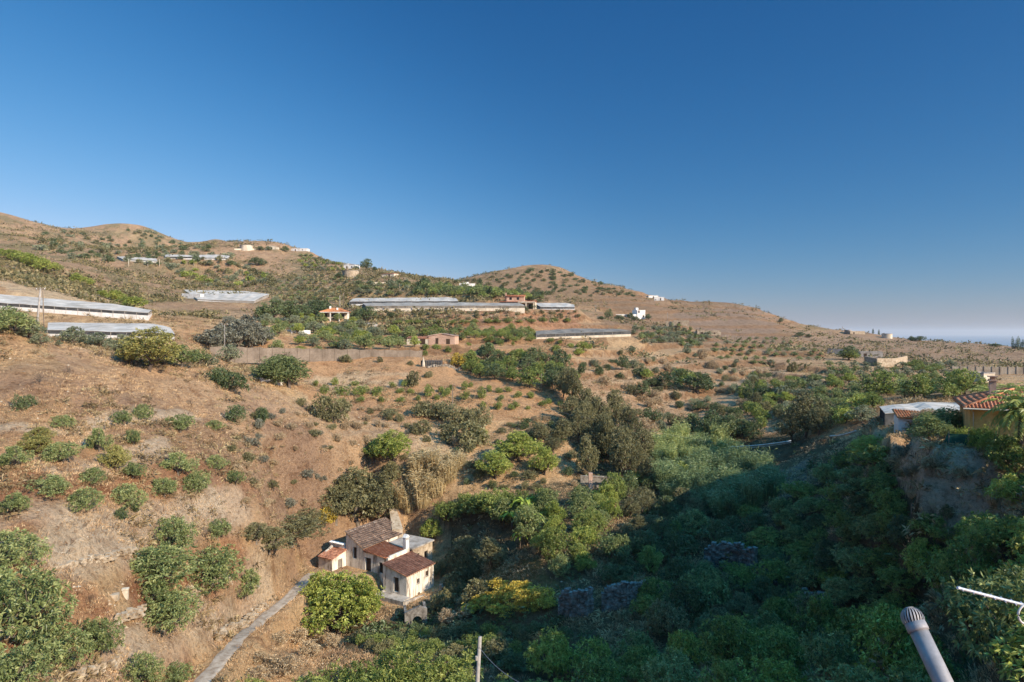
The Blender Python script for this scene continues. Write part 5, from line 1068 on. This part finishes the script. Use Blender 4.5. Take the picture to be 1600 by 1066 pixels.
scatter('tree', 'tree', 'broad_mid', ['avocado', 'avocado', 'dark'], [(725, 575), (760, 563), (840, 566), (885, 580), (905, 605), (860, 612), (790, 600), (740, 590)], 46, (4, 7), (.75, 1.0), 'dense dark green tree in belt right of the sapling terrace', 'green belt right of the saplings', .42, 165)
# tall dark trees on the near side of the gully
tab('tree', 'tree', 'broad', 'oliveb', [(898,640,40,64),(880,622,34,48),(918,660,42,68),(937,682,44,70),(962,674,44,66),(988,702,46,78),(953,718,46,82),(922,747,46,74),(976,752,50,88),(1003,722,38,62),(943,700,40,56),(903,690,40,50),(878,692,44,42),(845,690,38,32),(865,708,34,26),(1012,760,34,48),(995,745,36,60),(930,715,40,60),(968,725,42,64),(915,680,38,54),(890,665,36,50),(950,690,36,50),(972,706,36,50)], 'tall brownish green tree in gully thicket at centre', 'tall trees of the gully thicket')
tab('tree', 'tree', 'broad', 'yellow', [(940,672,22,20),(952,690,18,20)], 'small golden yellow tree in gully thicket', 'yellow trees')
tab('tree', 'tree', 'broad', 'bright', [(960,668,22,24),(812,722,72,54),(850,742,50,44),(615,722,66,48),(585,720,40,30),(775,748,64,50),(675,840,38,36),(745,690,30,24)], 'bright leafy green tree on gully slope', 'bright trees on the gully slope')
tab('tree', 'tree', 'broad', 'oliveb', [(560,822,100,96),(525,815,70,64),(592,815,64,70),(610,760,44,40),(455,850,90,44),(420,862,70,40),(480,835,60,44),(400,848,50,30),(535,790,60,50)], 'large dry olive brown tree on bank behind the farmhouse', 'dry trees behind the farmhouse', bark='bark_pale')
tab('tree', 'tree', 'broad_mid', 'yellow', [(508,822,34,30),(600,825,26,20)], 'yellowing tree behind the farmhouse', 'yellow trees')
tab('cane_clump', 'reeds', 'cane', 'cane_dry', [(640,800,24,42),(662,792,30,48),(684,775,28,40),(652,772,28,38),(626,792,20,34),(698,755,32,34),(672,742,36,36),(655,745,30,32),(710,735,28,26)], 'tall dry straw coloured cane clump above the farmhouse', 'dry cane clumps')
tab('farm_tree', 'tree', 'broad', 'bright', [(530,992,112,112),(565,972,76,92),(495,968,66,74)], 'big yellow green leafy tree hiding front of the farmhouse', 'leafy trees before the farmhouse')
tab('tree', 'tree', 'mango', 'avocado', [(700,812,44,36),(735,808,52,40),(775,805,56,42),(810,803,46,38),(760,800,50,36),(845,800,44,36)], 'dense green tree in hedge like row above sunlit grove', 'green row above the grove')
scatter('avocado_tree', 'tree', ['mango', 'mango', 'broad'], ['bright', 'avocado', 'bright', 'mango', 'mango'], [(775, 815), (850, 800), (900, 800), (960, 780), (955, 830), (920, 880), (905, 915), (850, 890), (830, 870), (780, 850)], 38, (3.2, 6), (.8, 1.2), 'leafy avocado tree in sunlit grove right of the farmhouse', 'sunlit grove right of the farmhouse', .42, 90)
tab('tree', 'tree', 'broad', 'oliveb', [(768,882,60,46),(730,868,44,34)], 'grey green round tree right of farmhouse by the grove', 'round trees right of the farmhouse')
tab('banana_plant', 'banana plant', 'banana', 'banana', [(820,815,44,46),(832,842,42,44),(812,860,40,40),(800,830,36,40)], 'bright banana plant with broad leaves in sunlit grove', 'banana plants')
tab('bush', 'bush', 'shrub', 'oliveb', [(690,955,40,24),(705,940,36,24),(715,925,44,34),(735,915,38,28),(745,940,50,28),(690,900,24,20),(708,890,30,26),(730,895,30,24)], 'tangled brownish bush right of the farmhouse', 'tangled bushes right of the farmhouse')
tab('bush', 'bush', 'shrub', 'yellow', [(770,950,46,14),(800,934,50,16),(840,938,50,18),(820,952,46,14),(855,946,34,13),(790,957,40,12),(760,938,34,12),(745,952,40,12),(815,925,40,14),(780,922,36,12)], 'low golden yellow bramble bush at shadow edge', 'golden brambles')
tab('bush', 'bush', 'shrub', 'dry', [(430,1010,40,14),(462,1000,40,16),(404,1034,36,14),(484,1024,40,16),(440,1046,44,18),(500,1000,36,14),(395,1060,40,18),(520,1012,30,14),(700,972,36,14),(730,962,30,14)], 'matted dry straw bush on bank below dirt track', 'dry brush below the track')
# reeds and sunlit edge of the gully
scatter('reed_clump', 'reeds', 'cane', ['cane', 'cane', 'cane_shade'], [(1010, 700), (1060, 690), (1130, 690), (1150, 705), (1130, 725), (1020, 728)], 34, (2.2, 3.6), (1.0, 1.5), 'pale green reed clump at sunlit edge of the gully', 'reeds along the gully', .3, 125)
scatter('reed_clump', 'reeds', 'cane', 'cane_shade', [(1030, 740), (1140, 725), (1190, 740), (1220, 790), (1150, 815), (1060, 800), (1040, 770)], 60, (2.4, 3.8), (1.0, 1.5), 'shade-toned reed clump in shadow of the gully', 'shaded reeds in the gully', .32, 100)
scatter('tree', 'tree', 'mango_mid', ['avocado', 'bright', 'dark'], [(960, 770), (1000, 752), (1080, 742), (1085, 752), (1020, 775), (985, 785)], 14, (3, 5), (.7, 1), 'sunlit green tree at edge of gully shadow', 'trees at the edge of the shadow', .42, 100)
# bank with shrubs
tab('tree', 'tree', 'broad_mid', 'dark', [(972,578,26,24),(1003,620,30,30),(1040,606,36,26),(1090,614,44,36),(1068,598,32,24),(1015,660,34,26),(1020,605,22,18),(1055,690,30,24),(1110,690,50,50),(1080,680,40,34),(1140,690,44,44),(1160,680,40,30),(1095,640,24,16)], 'dark tree on crumbling brown bank across the gully', 'trees on the brown bank')
tab('tree', 'tree', 'broad_mid', 'bright', [(1083,606,34,24),(1010,592,24,18),(905,556,16,12),(912,548,22,14),(1065,592,26,18)], 'yellow green tree on brown bank across the gully', 'yellow green trees on the bank')
scatter('bank_bush', 'shrub', 'shrub', ['oliveb', 'dry', 'olive', 'dark'], [(900, 575), (990, 545), (1080, 552), (1200, 590), (1180, 650), (1130, 670), (1000, 680), (940, 620)], 90, (1.8, 3.8), (.5, .8), 'scrubby bush on crumbling brown bank', 'scrub on the brown bank', .5, 165)
scatter('bush', 'bush', 'shrub', ['dark', 'oliveb', 'avocado'], [(1180, 590), (1240, 580), (1240, 640), (1160, 690), (1130, 670)], 30, (2.5, 4.5), (.6, .9), 'dark bush on slope left of big brown tree', 'dark bushes left of the brown tree', .5, 140)
tab('tree', 'tree', 'broad', 'oliveb', [(1258,686,70,74),(1238,690,50,56),(1280,680,40,50)], 'big brownish tree at gully edge right of reeds', 'big brown trees at the gully edge')
rows('terrace_tree', 'tree', 'mango_mid', ['mango', 'bright', 'avocado', 'mango', 'olive'], 1165, 1510, 588, 668, 27, 10.5, 4.3, 'green avocado tree on terraces left of yellow house', 'avocado terraces left of the yellow house', .7, 98, [(1170, 610), (1250, 592), (1330, 588), (1440, 592), (1505, 605), (1505, 624), (1372, 626), (1362, 660), (1290, 668), (1210, 650)])
tab('tree', 'tree', 'broad_mid', 'avocado', [(1378,618,50,46),(1430,622,46,40),(1448,618,36,30),(1508,618,52,50),(1480,622,36,28),(1325,563,28,20),(1430,578,26,18),(1443,582,24,14),(1462,580,24,14),(1490,612,40,34)], 'large rounded tree on right terraces', 'large trees on the right terraces')
# orchards on the far terraces
OLV = 'small trees in rows on the far slopes'
rows('olive_tree', 'tree', 'broad_lo', ['olive', 'mango', 'olive'], 985, 1112, 511, 545, 9.5, 6.2, 3.7, 'small grey green tree in rows on terraces right of net greenhouse', 'terrace trees right of the net greenhouse', .2, 255, [(985, 516), (1060, 509), (1112, 526), (1090, 545), (990, 535)])
rows('orchard_tree', 'tree', 'broad_lo', ['mango', 'olive', 'mango'], 1105, 1300, 524, 576, 14, 6.4, 2.7, 'small tree in rows over wide orchard slope', 'orchard slope right of centre', .9, 240, [(1110, 540), (1200, 525), (1280, 545), (1290, 562), (1200, 575), (1120, 565)])
rows('orchard_tree', 'tree', 'broad_lo', ['mango', 'olive'], 1290, 1490, 572, 592, 19, 8, 3.4, 'small tree on strip below curved retaining wall', 'trees below the curved wall', .5, 195)
rows('olive_tree', 'tree', 'broad_lo', ['olive', 'mango', 'oliveb'], 425, 620, 428, 480, 11.5, 5.2, 3.3, 'small olive tree in diagonal rows on slope above cottage', 'olive rows above the cottage', .5, 280, [(425, 445), (480, 432), (560, 428), (590, 440), (580, 462), (545, 466), (500, 482), (430, 478)])
rows('olive_tree', 'tree', 'broad_lo', ['olive', 'mango', 'bright'], 465, 540, 396, 424, 8, 4.5, 3.6, 'small tree in rows below hilltop skyline', 'tree rows below the skyline', .6, 400, [(470, 395), (500, 404), (540, 418), (545, 425), (480, 424), (466, 408)])
scatter('far_tree', 'tree', 'broad_lo', ['dark', 'avocado', 'mango'], [(665, 446), (700, 450), (780, 455), (850, 464), (845, 470), (790, 470), (720, 464), (640, 460)], 90, (4, 7), (.6, .85), 'dark tree in belt behind long greenhouses', 'tree belt behind the long greenhouses', .42, 330)
scatter('far_tree', 'tree', 'broad_lo', ['mango', 'olive', 'dark'], [(560, 444), (650, 442), (660, 462), (610, 466), (560, 460)], 40, (3, 5.5), (.5, .8), 'small dark tree around pale slope hut', 'trees around the slope hut', .5, 330)
tab('far_tree', 'tree', 'broad_mid', 'dark', [(571.5,422,17,18),(585.5,424,10,8),(556,421,9,6),(445,393.5,14,11),(401,415,24,13),(420,391.5,10,7),(406,391.5,13,8),(530,434,14,8),(951,499.5,13,19),(984,500,13,13),(990,501,9,8),(972,501,9,7),(1013,499.5,11,9),(940,500,14,7),(966,500,12,8),(994,500.5,10,6),(830,470,22,9),(842,473,14,6),(820,486,14,9),(832,483,12,8),(1424,533,14,6),(1437,533.5,22,8),(1424,532,8,7),(1220,504.5,7,8),(1327,563,30,22),(1250,527,14,9),(1264,528,12,7),(1556,541,18,4)], 'dark rounded tree standing out on far hill', 'single trees on the far hills')
tab('cypress', 'cypress', 'cypress', 'dark', [(1583.5,545,3.6,19),(1588,545,3.4,16),(1593,546,3.8,20),(1597,546,3.6,16),(1603,546,4,19),(1364,519,2,9),(1373,521,2.2,8)], 'thin dark cypress on right skyline', 'cypresses on the right skyline')
scatter('hill_shrub', 'shrub', 'shrub_lo', ['dark', 'olive', 'oliveb'], [(60, 365), (230, 360), (290, 385), (350, 390), (380, 420), (300, 420), (100, 405), (60, 390)], 120, (3, 6), (.4, .65), 'dark shrub scattered on far left hillside', 'shrubs on the far left hills', .6, 400)
scatter('hill_shrub', 'shrub', 'shrub_lo', ['olive', 'oliveb', 'bright'], [(300, 400), (420, 425), (430, 450), (330, 450), (260, 420)], 60, (3, 5.5), (.4, .65), 'scrubby shrub on slope below hilltop greenhouses', 'shrubs below the hilltop greenhouses', .6, 330)
scatter('hill_shrub', 'shrub', 'shrub_lo', ['dark', 'oliveb'], [(690, 445), (760, 432), (850, 420), (890, 430), (960, 450), (1000, 465), (860, 462), (760, 452)], 100, (2.6, 5), (.4, .6), 'dark shrub on conical hill', 'shrubs on the conical hill', .6, 450)
scatter('bush', 'bush', 'shrub_lo', ['oliveb', 'dry'], [(590, 492), (900, 487), (910, 502), (590, 502)], 70, (1.6, 3), (.4, .6), 'brown bush on red earth bank below long greenhouses', 'bushes on the red earth bank', .6, 255)
# yellow house garden
tab('palm_tree', 'palm', 'palm', 'palm', [(1590,722,84,118),(1632,715,80,110)], 'shaggy green palm in front of yellow house', 'palms before the yellow house', trunk=True, sink=.01)
tab('palm_tree', 'palm', 'palm', 'palm', [(1553,640,46,42,70),(1580,636,40,38,70)], 'low fan of palm behind yellow house chimney', 'palms behind the yellow house')
tab('tree', 'tree', 'broad', 'mango', [(1455,690,60,44),(1480,676,56,40),(1455,668,40,26),(1500,678,44,34)], 'spreading garden tree left of yellow house', 'garden trees left of the yellow house', bark='bark_pale')
tab('tree', 'tree', 'broad', 'dry', [(1450,662,48,24),(1475,658,36,18)], 'reddish brown garden bush beside orange roofed shed', 'reddish garden bushes')
tab('bush', 'bush', 'shrub', 'bright', [(1530,700,26,30),(1546,704,28,26),(1560,712,24,24),(1515,696,24,22),(1500,694,20,20)], 'leafy garden shrub at foot of yellow house', 'garden shrubs of the yellow house')
scatter('dry_bush', 'dry bush', ['shrub', 'broom', 'shrub'], ['dry', 'grey', 'oliveb', 'dry'], [(1385, 695), (1420, 710), (1500, 712), (1590, 725), (1590, 770), (1530, 800), (1500, 850), (1460, 800), (1420, 780), (1390, 740)], 70, (1.0, 2.2), (.6, .9), 'dry brown bush on shaded bank below yellow house', 'brush below the yellow house', .6, 45)
# shaded grove of the valley
AV = 'shaded avocado grove'
rows('avocado_tree', 'tree', 'mango', ['avocado', 'mango', 'avocado', 'dark', 'bright'], 1090, 1500, 715, 965, 45, 23, 4.5, 'dark avocado tree on shaded slope below yellow house', 'shaded avocado slope', -1.0, 58, [(1090, 800), (1200, 800), (1330, 712), (1390, 722), (1420, 800), (1470, 850), (1470, 900), (1380, 960), (1250, 925), (1120, 870)])
scatter('avocado_tree', 'tree', 'mango', ['avocado', 'dark', 'mango', 'oliveb'], [(940, 880), (1090, 830), (1180, 900), (1250, 950), (1310, 975), (1290, 1040), (1100, 1030), (1010, 990), (960, 930)], 38, (3.4, 6), (.7, 1.05), 'dark avocado tree on shaded valley floor', 'shaded valley floor grove', .43, 62)
scatter('avocado_tree', 'tree', 'mango', ['avocado', 'avocado', 'mango', 'bright'], [(860, 1060), (1000, 1030), (1200, 1040), (1320, 1030), (1450, 940), (1600, 900), (1700, 1000), (1700, 1200), (1300, 1280), (1000, 1280), (820, 1200)], 64, (4, 6), (.75, 1), 'leafy avocado tree in shaded near slope along bottom edge', 'near avocado grove', .42, 28)
scatter('avocado_tree', 'tree', 'mango', ['bright', 'avocado'], [(1560, 740), (1700, 720), (1720, 900), (1560, 900), (1530, 860)], 24, (3.4, 5), (.8, 1), 'fresh green tree on bank at right edge below palms', 'trees at the right edge', .42, 34)
tab('fig_tree', 'tree', 'mango', 'avocado', [(560,1105,90,70),(625,1100,100,85),(690,1102,96,84),(590,1120,90,80),(655,1120,90,90),(720,1115,80,70),(480,1130,90,70),(400,1125,80,62),(780,1130,80,70),(840,1130,80,72),(530,1140,80,60)], 'broad leaved tree along bottom edge in sun', 'broad leaved trees along the bottom edge')
scatter('tree', 'tree', ['broad', 'mango'], ['dark', 'oliveb'], [(1000, 790), (1090, 800), (1100, 860), (1010, 880), (960, 830)], 16, (3.5, 5.5), (.7, 1), 'dark tree in deepest shade of the gully', 'dark trees in the gully', .42, 90)
scatter('bush', 'bush', 'shrub', ['dark', 'oliveb', 'avocado'], [(550, 1000), (700, 985), (880, 985), (900, 1020), (800, 1040), (600, 1030)], 50, (1.6, 3), (.4, .7), 'low bush on shaded ground below the farmhouse', 'low bushes in the shade below the farmhouse', .45, 70)
scatter('dry_bush', 'dry bush', 'shrub', ['oliveb', 'dry', 'dry', 'grey'], [(350, 660), (470, 640), (600, 640), (680, 700), (600, 760), (500, 790), (380, 800)], 90, (1.0, 2.4), (.4, .7), 'small dry bush on slope above the farmhouse', 'dry scrub above the farmhouse', .5, 90)
scatter('bush', 'bush', 'shrub', ['oliveb', 'dry', 'dark'], [(700, 690), (850, 650), (900, 700), (900, 760), (760, 775), (700, 760)], 46, (1.4, 3), (.5, .8), 'brushy bush on slope left of the gully thicket', 'brush left of the thicket', .5, 125)

# ---------------------------------------------------------------- uncountable cover: dry grass, scrub, undergrowth
def cover(name, leaf, n, kind, zone_ok, rlo, rhi, size, blades, wfac, cat_label, thmax=R(40)):
    th = RNG.uniform(-thmax, thmax, n*3); lr = RNG.uniform(math.log(rlo), math.log(rhi), n*3); r_ = np.exp(lr); x = r_*np.sin(th); y = r_*np.cos(th)
    i = np.clip(np.searchsorted(TH, th), 0, len(TH)-1); j = np.clip(((lr-LR[0])/(LR[1]-LR[0])).astype(int), 0, len(LR)-1)
    k = zone_ok(i, j, x, y); x, y = x[k][:n], y[k][:n]; m = len(x); z = ground(x, y)
    X = np.repeat(x, blades); Y = np.repeat(y, blades); Z = np.repeat(z, blades); s = np.repeat(size[0]+(size[1]-size[0])*RNG.random(m)**2, blades); q = len(X)
    a = RNG.random(q)*6.283; sp = RNG.random(q)**.5*s*(.5 if kind == 'grass' else .8)
    p = np.stack([X+np.cos(a)*sp, Y+np.sin(a)*sp, Z-.03+(0 if kind == 'grass' else 1)*RNG.random(q)*s*.55], 1)
    d = unit(np.stack([np.cos(a), np.sin(a), np.full(q, 1.3 if kind == 'grass' else .5)], 1)*np.array([.7, .7, 1])+RNG.normal(size=(q, 3))*(.25 if kind == 'grass' else .6))
    V, Q_ = leaf_quads(p, d, s*(.6+.5*RNG.random(q)), s*wfac, RNG, .2)
    t = np.clip(np.repeat(.5+.26*RNG.normal(size=m), blades)+.08*RNG.normal(size=q), 0, 1)
    o = link(name, np_mesh(name, V, [Q_], [L[leaf]], False, {'tone': ('FACE', t)})); tag(o, cat_label, name.replace('_', ' '), kind='stuff')
dry = lambda i, j, x, y: ~SHADE_SOIL[i, j]
def near_road(x, y):
    d = np.full(x.shape, 1e9)
    for a, b in zip(ROAD[:-1], ROAD[1:]):
        dx, dy = b.x-a.x, b.y-a.y; t = np.clip(((x-a.x)*dx+(y-a.y)*dy)/(dx*dx+dy*dy), 0, 1); d = np.minimum(d, np.hypot(x-a.x-t*dx, y-a.y-t*dy))
    return d < 1.0
def inhouse(x, y):
    qx = (x-FO.x)*FA.x+(y-FO.y)*FA.y; qy = (x-FO.x)*FB.x+(y-FO.y)*FB.y; return (qx > -2.5) & (qx < 13.5) & (qy > -1.3) & (qy < 18.6)
patch = lambda x, y: vnoise(x/7, y/7, 31)*.6+vnoise(x/2.5, y/2.5, 32)*.5 + RNG.normal(size=x.shape)*.18 > .02
L['grass'] = leafmat('dry_grass_blade', (.2, .12, .06), (.42, .28, .15), (.58, .43, .26), .3, .2)
L['scrub'] = leafmat('dry_scrub_twig', (.1, .07, .035), (.2, .145, .075), (.3, .23, .12), .2, .2)
L['weed'] = leafmat('brittle_weed', (.13, .075, .04), (.24, .15, .085), (.36, .25, .14), .2, .15)
L['farscrub'] = leafmat('far_scrub_leaf', (.045, .045, .02), (.1, .09, .04), (.2, .155, .075), .2, .2)
ok1 = lambda i, j, x, y: dry(i, j, x, y) & patch(x, y) & ~near_road(x, y) & ~inhouse(x, y)
cover('dry_grass', 'grass', 80000, 'grass', ok1, 45, 175, (.2, .62), 7, .1, 'dry straw grass over the near slopes')
cover('dry_scrub', 'scrub', 11000, 'scrub', lambda i, j, x, y: dry(i, j, x, y) & ~near_road(x, y) & ~inhouse(x, y) & (vnoise(x/14, y/14, 33)+RNG.normal(size=x.shape)*.2 > .1), 55, 260, (.3, 1.0), 26, .2, 'low brown scrub over the slopes')
cover('dry_weeds', 'weed', 5200, 'grass', lambda i, j, x, y: dry(i, j, x, y) & ~near_road(x, y) & ~inhouse(x, y) & (vnoise(x/9, y/9, 36)+RNG.normal(size=x.shape)*.25 > .12), 50, 170, (.45, 1.15), 16, .055, 'tall brittle brown weeds in patches over the slopes')
cover('hill_scrub', 'farscrub', 24000, 'scrub', lambda i, j, x, y: (y > 240) & ((x/y < .02) | (RNG.random(x.shape) < .22)) & (vnoise(x/45, y/45, 34)*.7+vnoise(x/15, y/15, 35)*.4+RNG.normal(size=x.shape)*.2 > .0), 240, 900, (.7, 2.4), 9, .35, 'low olive scrub speckling the far hills')
cover('undergrowth', 'dark', 7000, 'scrub', lambda i, j, x, y: SHADE_SOIL[i, j] & ~inhouse(x, y), 30, 165, (.35, 1.1), 22, .26, 'leafy undergrowth on the shaded valley floor', R(46))
def stones():
    n = 2600; th = RNG.uniform(R(-40), R(10), n); lr = RNG.uniform(math.log(50), math.log(170), n); r_ = np.exp(lr); x = r_*np.sin(th); y = r_*np.cos(th); k = (vnoise(x/8, y/8, 41) > .12) & ~near_road(x, y) & ~inhouse(x, y); x, y = x[k], y[k]; z = ground(x, y); V = []; Fq = []
    base = np.array([(0, 0, .8), (1, 0, .1), (0, 1, .1), (-1, 0, 0), (0, -1, .1), (0, 0, -.6)]); fs = np.array([(0, 1, 2), (0, 2, 3), (0, 3, 4), (0, 4, 1), (5, 2, 1), (5, 3, 2), (5, 4, 3), (5, 1, 4)])
    for a, b, c in zip(x, y, z):
        s = .08+.22*random.random()**3; Fq.append(fs+len(V)*6); V.append(base*s*(1+.35*RNG.normal(size=(6, 3)))+np.array([a, b, c]))
    o = link('rubble', np_mesh('rubble', np.concatenate(V), [np.concatenate(Fq)], [M['stone_pale']])); tag(o, 'pale loose stones strewn over the dry slopes', 'rubble', kind='stuff')
stones()
# ---------------------------------------------------------------- labels: say where each plant stands
LAND = [('leaning grey pole', 56, 500), ('lower left greenhouse', 170, 520), ('upper left greenhouse', 110, 480), ('sheet greenhouse', 350, 463), ('windbreak fence', 500, 551), ('big carob', 440, 578), ('orange roofed cottage', 523, 492),
 ('rear long greenhouse', 630, 468), ('front long greenhouse', 700, 481), ('pink villa', 808, 474), ('pinkish hut', 690, 530), ('net greenhouse', 910, 524), ('gap greenhouse beside villa', 865, 478), ('white tower house', 1000, 491), ('pale roofless ruin', 1064, 505),
 ('tan ruin', 1108, 521), ('right ridge tank', 1386, 526), ('curved retaining wall', 1385, 570), ('block wall', 1545, 577), ('roofless grey shed', 1362, 556), ('yellow house', 1550, 655), ('orange roofed shed', 1428, 655), ('grey curved greenhouse', 1440, 636),
 ('left white pipe', 1187, 694), ('short white pipe', 1317, 677), ('farmhouse', 600, 880), ('stone stairway', 615, 800), ('arched outbuilding', 652, 965), ('dirt track', 380, 995), ('white pillar', 196, 925), ('left grey stone wall', 895, 945), ('speckled stone wall', 975, 935),
 ('gully rock wall', 1135, 870), ('gully steps', 1280, 950), ('flue', 1450, 1010), ('aerial', 1560, 935), ('weathered pole', 748, 1030), ('brick pillared ruin', 930, 752), ('thin sapling pole', 707, 630), ('coop', 674, 567), ('wide hilltop tank', 385, 387),
 ('tan tank', 548, 428), ('ridge white house', 546, 418), ('slope hut', 592, 447), ('white bungalow', 730, 450), ('hilltop greenhouses', 270, 402), ('round ridge tree', 571, 414), ('conical hilltop', 850, 420), ('first mango terrace wall', 150, 877), ('leftmost stone wall', 20, 1000)]
def relation(px, py):
    n, x, y = min(LAND, key=lambda l: (l[1]-px)**2+((l[2]-py)*1.4)**2); dx, dy = px-x, (py-y)*1.4
    if math.hypot(dx, dy) < 14: return 'beside '+n
    if abs(dx) > abs(dy): return ('right of ' if dx > 0 else 'left of ')+n
    return ('below ' if dy > 0 else 'above ')+n
ORD = ['leftmost', 'second from left', 'third from left', 'fourth from left', 'fifth from left', 'sixth from left', 'seventh from left', 'eighth from left', 'ninth from left']
def autolabel():
    from collections import defaultdict
    G = defaultdict(list)
    for p in PLANTS:
        if p['auto']: G[(p['desc'], relation(p['px'], p['py']))].append(p)
    for (desc, rel), ps in G.items():
        ps.sort(key=lambda q: q['w']); n = len(ps)
        parts_ = [('', ps)] if n <= 9 else ([('small ', ps[:n//2]), ('large ', ps[n//2:])] if n <= 18 else [('small ', ps[:n//3]), ('medium ', ps[n//3:2*n//3]), ('large ', ps[2*n//3:])])
        core = ' '.join(w for w in desc.split() if w not in ('the',))
        if rel.split(' ', 2)[-1].split()[-1] in core: rel_ = rel
        for sz, q in parts_:
            q.sort(key=lambda k: k['px']); w = core.split()
            if sz.strip() in ('small', 'large') and w[0] in ('small', 'large', 'big'): w = w[1:]
            if rel.startswith(('left', 'right', 'below', 'above', 'beside')) and len(w)+len(rel.split()) > 11: w = w[:max(4, 11-len(rel.split()))]
            while w[-1] in ('on', 'in', 'of', 'at', 'the', 'by', 'with', 'from', 'below', 'along', 'and', 'above', 'left', 'right', 'beside', 'between', 'behind', 'under', 'bare', 'dry', 'wide', 'far', 'long', 'pale', 'brown', 'red', 'orange', 'yellow', 'sunlit', 'shaded', 'near', 'diagonal', 'over', 'crumbling', 'big', 'dark'): w = w[:-1]
            for k, p in enumerate(q):
                lab = f"{sz}{' '.join(w)}, "
                if len(q) == 1: lab += rel
                elif len(q) <= 9: lab += f"{ORD[k]} {rel}"
                else: lab += rel
                p['o']['label'] = lab
autolabel()
# ---------------------------------------------------------------- light, sky, camera
SUN_EL, SUN_AZ = R(29), R(36)                       # azimuth measured behind the right-hand side
s = Vector((math.cos(SUN_EL)*math.cos(SUN_AZ), -math.cos(SUN_EL)*math.sin(SUN_AZ), math.sin(SUN_EL)))
l = bpy.data.lights.new('sun', 'SUN'); l.energy = 5.0; l.angle = R(.5); l.color = (1, .86, .68); lo = bpy.data.objects.new('sun', l); COL.objects.link(lo); lo.rotation_euler = s.to_track_quat('Z', 'Y').to_euler(); lo.location = s*200
w = bpy.data.worlds.new('World'); SC.world = w; w.use_nodes = True; nt = w.node_tree; bg = nt.nodes['Background']
sk = nt.nodes.new('ShaderNodeTexSky'); sk.sky_type = 'NISHITA'; sk.sun_disc = False; sk.sun_elevation = SUN_EL; sk.sun_rotation = math.atan2(s.x, s.y); sk.altitude = 200; sk.air_density = 1.0; sk.dust_density = .25; sk.ozone_density = 3.0
EXPO = .6
sp = nt.nodes.new('ShaderNodeSeparateColor'); cb = nt.nodes.new('ShaderNodeCombineColor'); nt.links.new(sk.outputs[0], sp.inputs[0])
for i, (g_, k_) in enumerate(((1.85, 1.0), (1.0, .63), (.77, .78))):           # a deeper, polarised blue for the whole sky
    pw = nt.nodes.new('ShaderNodeMath'); pw.operation = 'POWER'; pw.inputs[1].default_value = g_; mu = nt.nodes.new('ShaderNodeMath'); mu.operation = 'MULTIPLY'
    mu.inputs[1].default_value = k_*.1**(g_-1)/2**EXPO; nt.links.new(sp.outputs[i], pw.inputs[0]); nt.links.new(pw.outputs[0], mu.inputs[0]); nt.links.new(mu.outputs[0], cb.inputs[i])
tc = nt.nodes.new('ShaderNodeTexCoord'); xz = nt.nodes.new('ShaderNodeSeparateXYZ'); nt.links.new(tc.outputs['Generated'], xz.inputs[0])
def mr(src, a, b, c_, d_):
    n = nt.nodes.new('ShaderNodeMapRange'); n.interpolation_type = 'SMOOTHSTEP'; nt.links.new(src, n.inputs[0])
    for i, v in enumerate((a, b, c_, d_)): n.inputs[i+1].default_value = v
    return n.outputs[0]
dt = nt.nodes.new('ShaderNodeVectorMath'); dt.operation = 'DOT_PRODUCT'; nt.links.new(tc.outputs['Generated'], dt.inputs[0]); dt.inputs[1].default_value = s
m1 = nt.nodes.new('ShaderNodeMath'); m1.operation = 'MULTIPLY'                # sky brighter off the deep band; overhead boost added to fill the shade
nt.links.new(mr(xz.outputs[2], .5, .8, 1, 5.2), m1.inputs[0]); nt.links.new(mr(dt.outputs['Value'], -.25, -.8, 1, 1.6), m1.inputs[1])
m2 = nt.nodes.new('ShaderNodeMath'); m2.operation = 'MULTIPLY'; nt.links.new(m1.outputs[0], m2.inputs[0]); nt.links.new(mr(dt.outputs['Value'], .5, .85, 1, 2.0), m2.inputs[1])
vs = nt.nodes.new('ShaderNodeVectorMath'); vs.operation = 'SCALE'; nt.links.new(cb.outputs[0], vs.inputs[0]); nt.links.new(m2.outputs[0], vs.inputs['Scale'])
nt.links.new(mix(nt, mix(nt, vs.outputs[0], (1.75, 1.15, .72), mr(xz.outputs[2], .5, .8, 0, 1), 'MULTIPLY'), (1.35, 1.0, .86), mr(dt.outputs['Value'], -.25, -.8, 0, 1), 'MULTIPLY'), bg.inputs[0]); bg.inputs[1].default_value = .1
hz, nth, bsh = mat('haze_air'); nth.nodes.remove(bsh); pv = nth.nodes.new('ShaderNodeVolumePrincipled'); pv.inputs['Color'].default_value = (.88, .91, .94, 1); pv.inputs['Density'].default_value = 4.5e-5; pv.inputs['Anisotropy'].default_value = .2
nth.links.new(pv.outputs[0], nth.nodes['Material Output'].inputs['Volume']); hb = MB(); hb.box((-46000, -3100, -171), (92000, 0, 0), (0, 49000, 0), (0, 0, 341)); tag(hb.build('haze', hz), 'thin pale haze over the hills and sea', 'haze', kind='stuff')
c = bpy.data.cameras.new('camera'); c.sensor_width = 36; c.lens = 36*F/1600; c.shift_y = -13/1600; c.clip_start = .05; c.clip_end = 90000
co = bpy.data.objects.new('camera', c); COL.objects.link(co); co.rotation_euler = (R(90), 0, 0); SC.camera = co
SC.view_settings.view_transform = 'Standard'; SC.view_settings.look = 'None'; SC.view_settings.gamma = 1; SC.view_settings.exposure = EXPO
SC.cycles.max_bounces = 8; SC.cycles.diffuse_bounces = 5; SC.cycles.transparent_max_bounces = 4
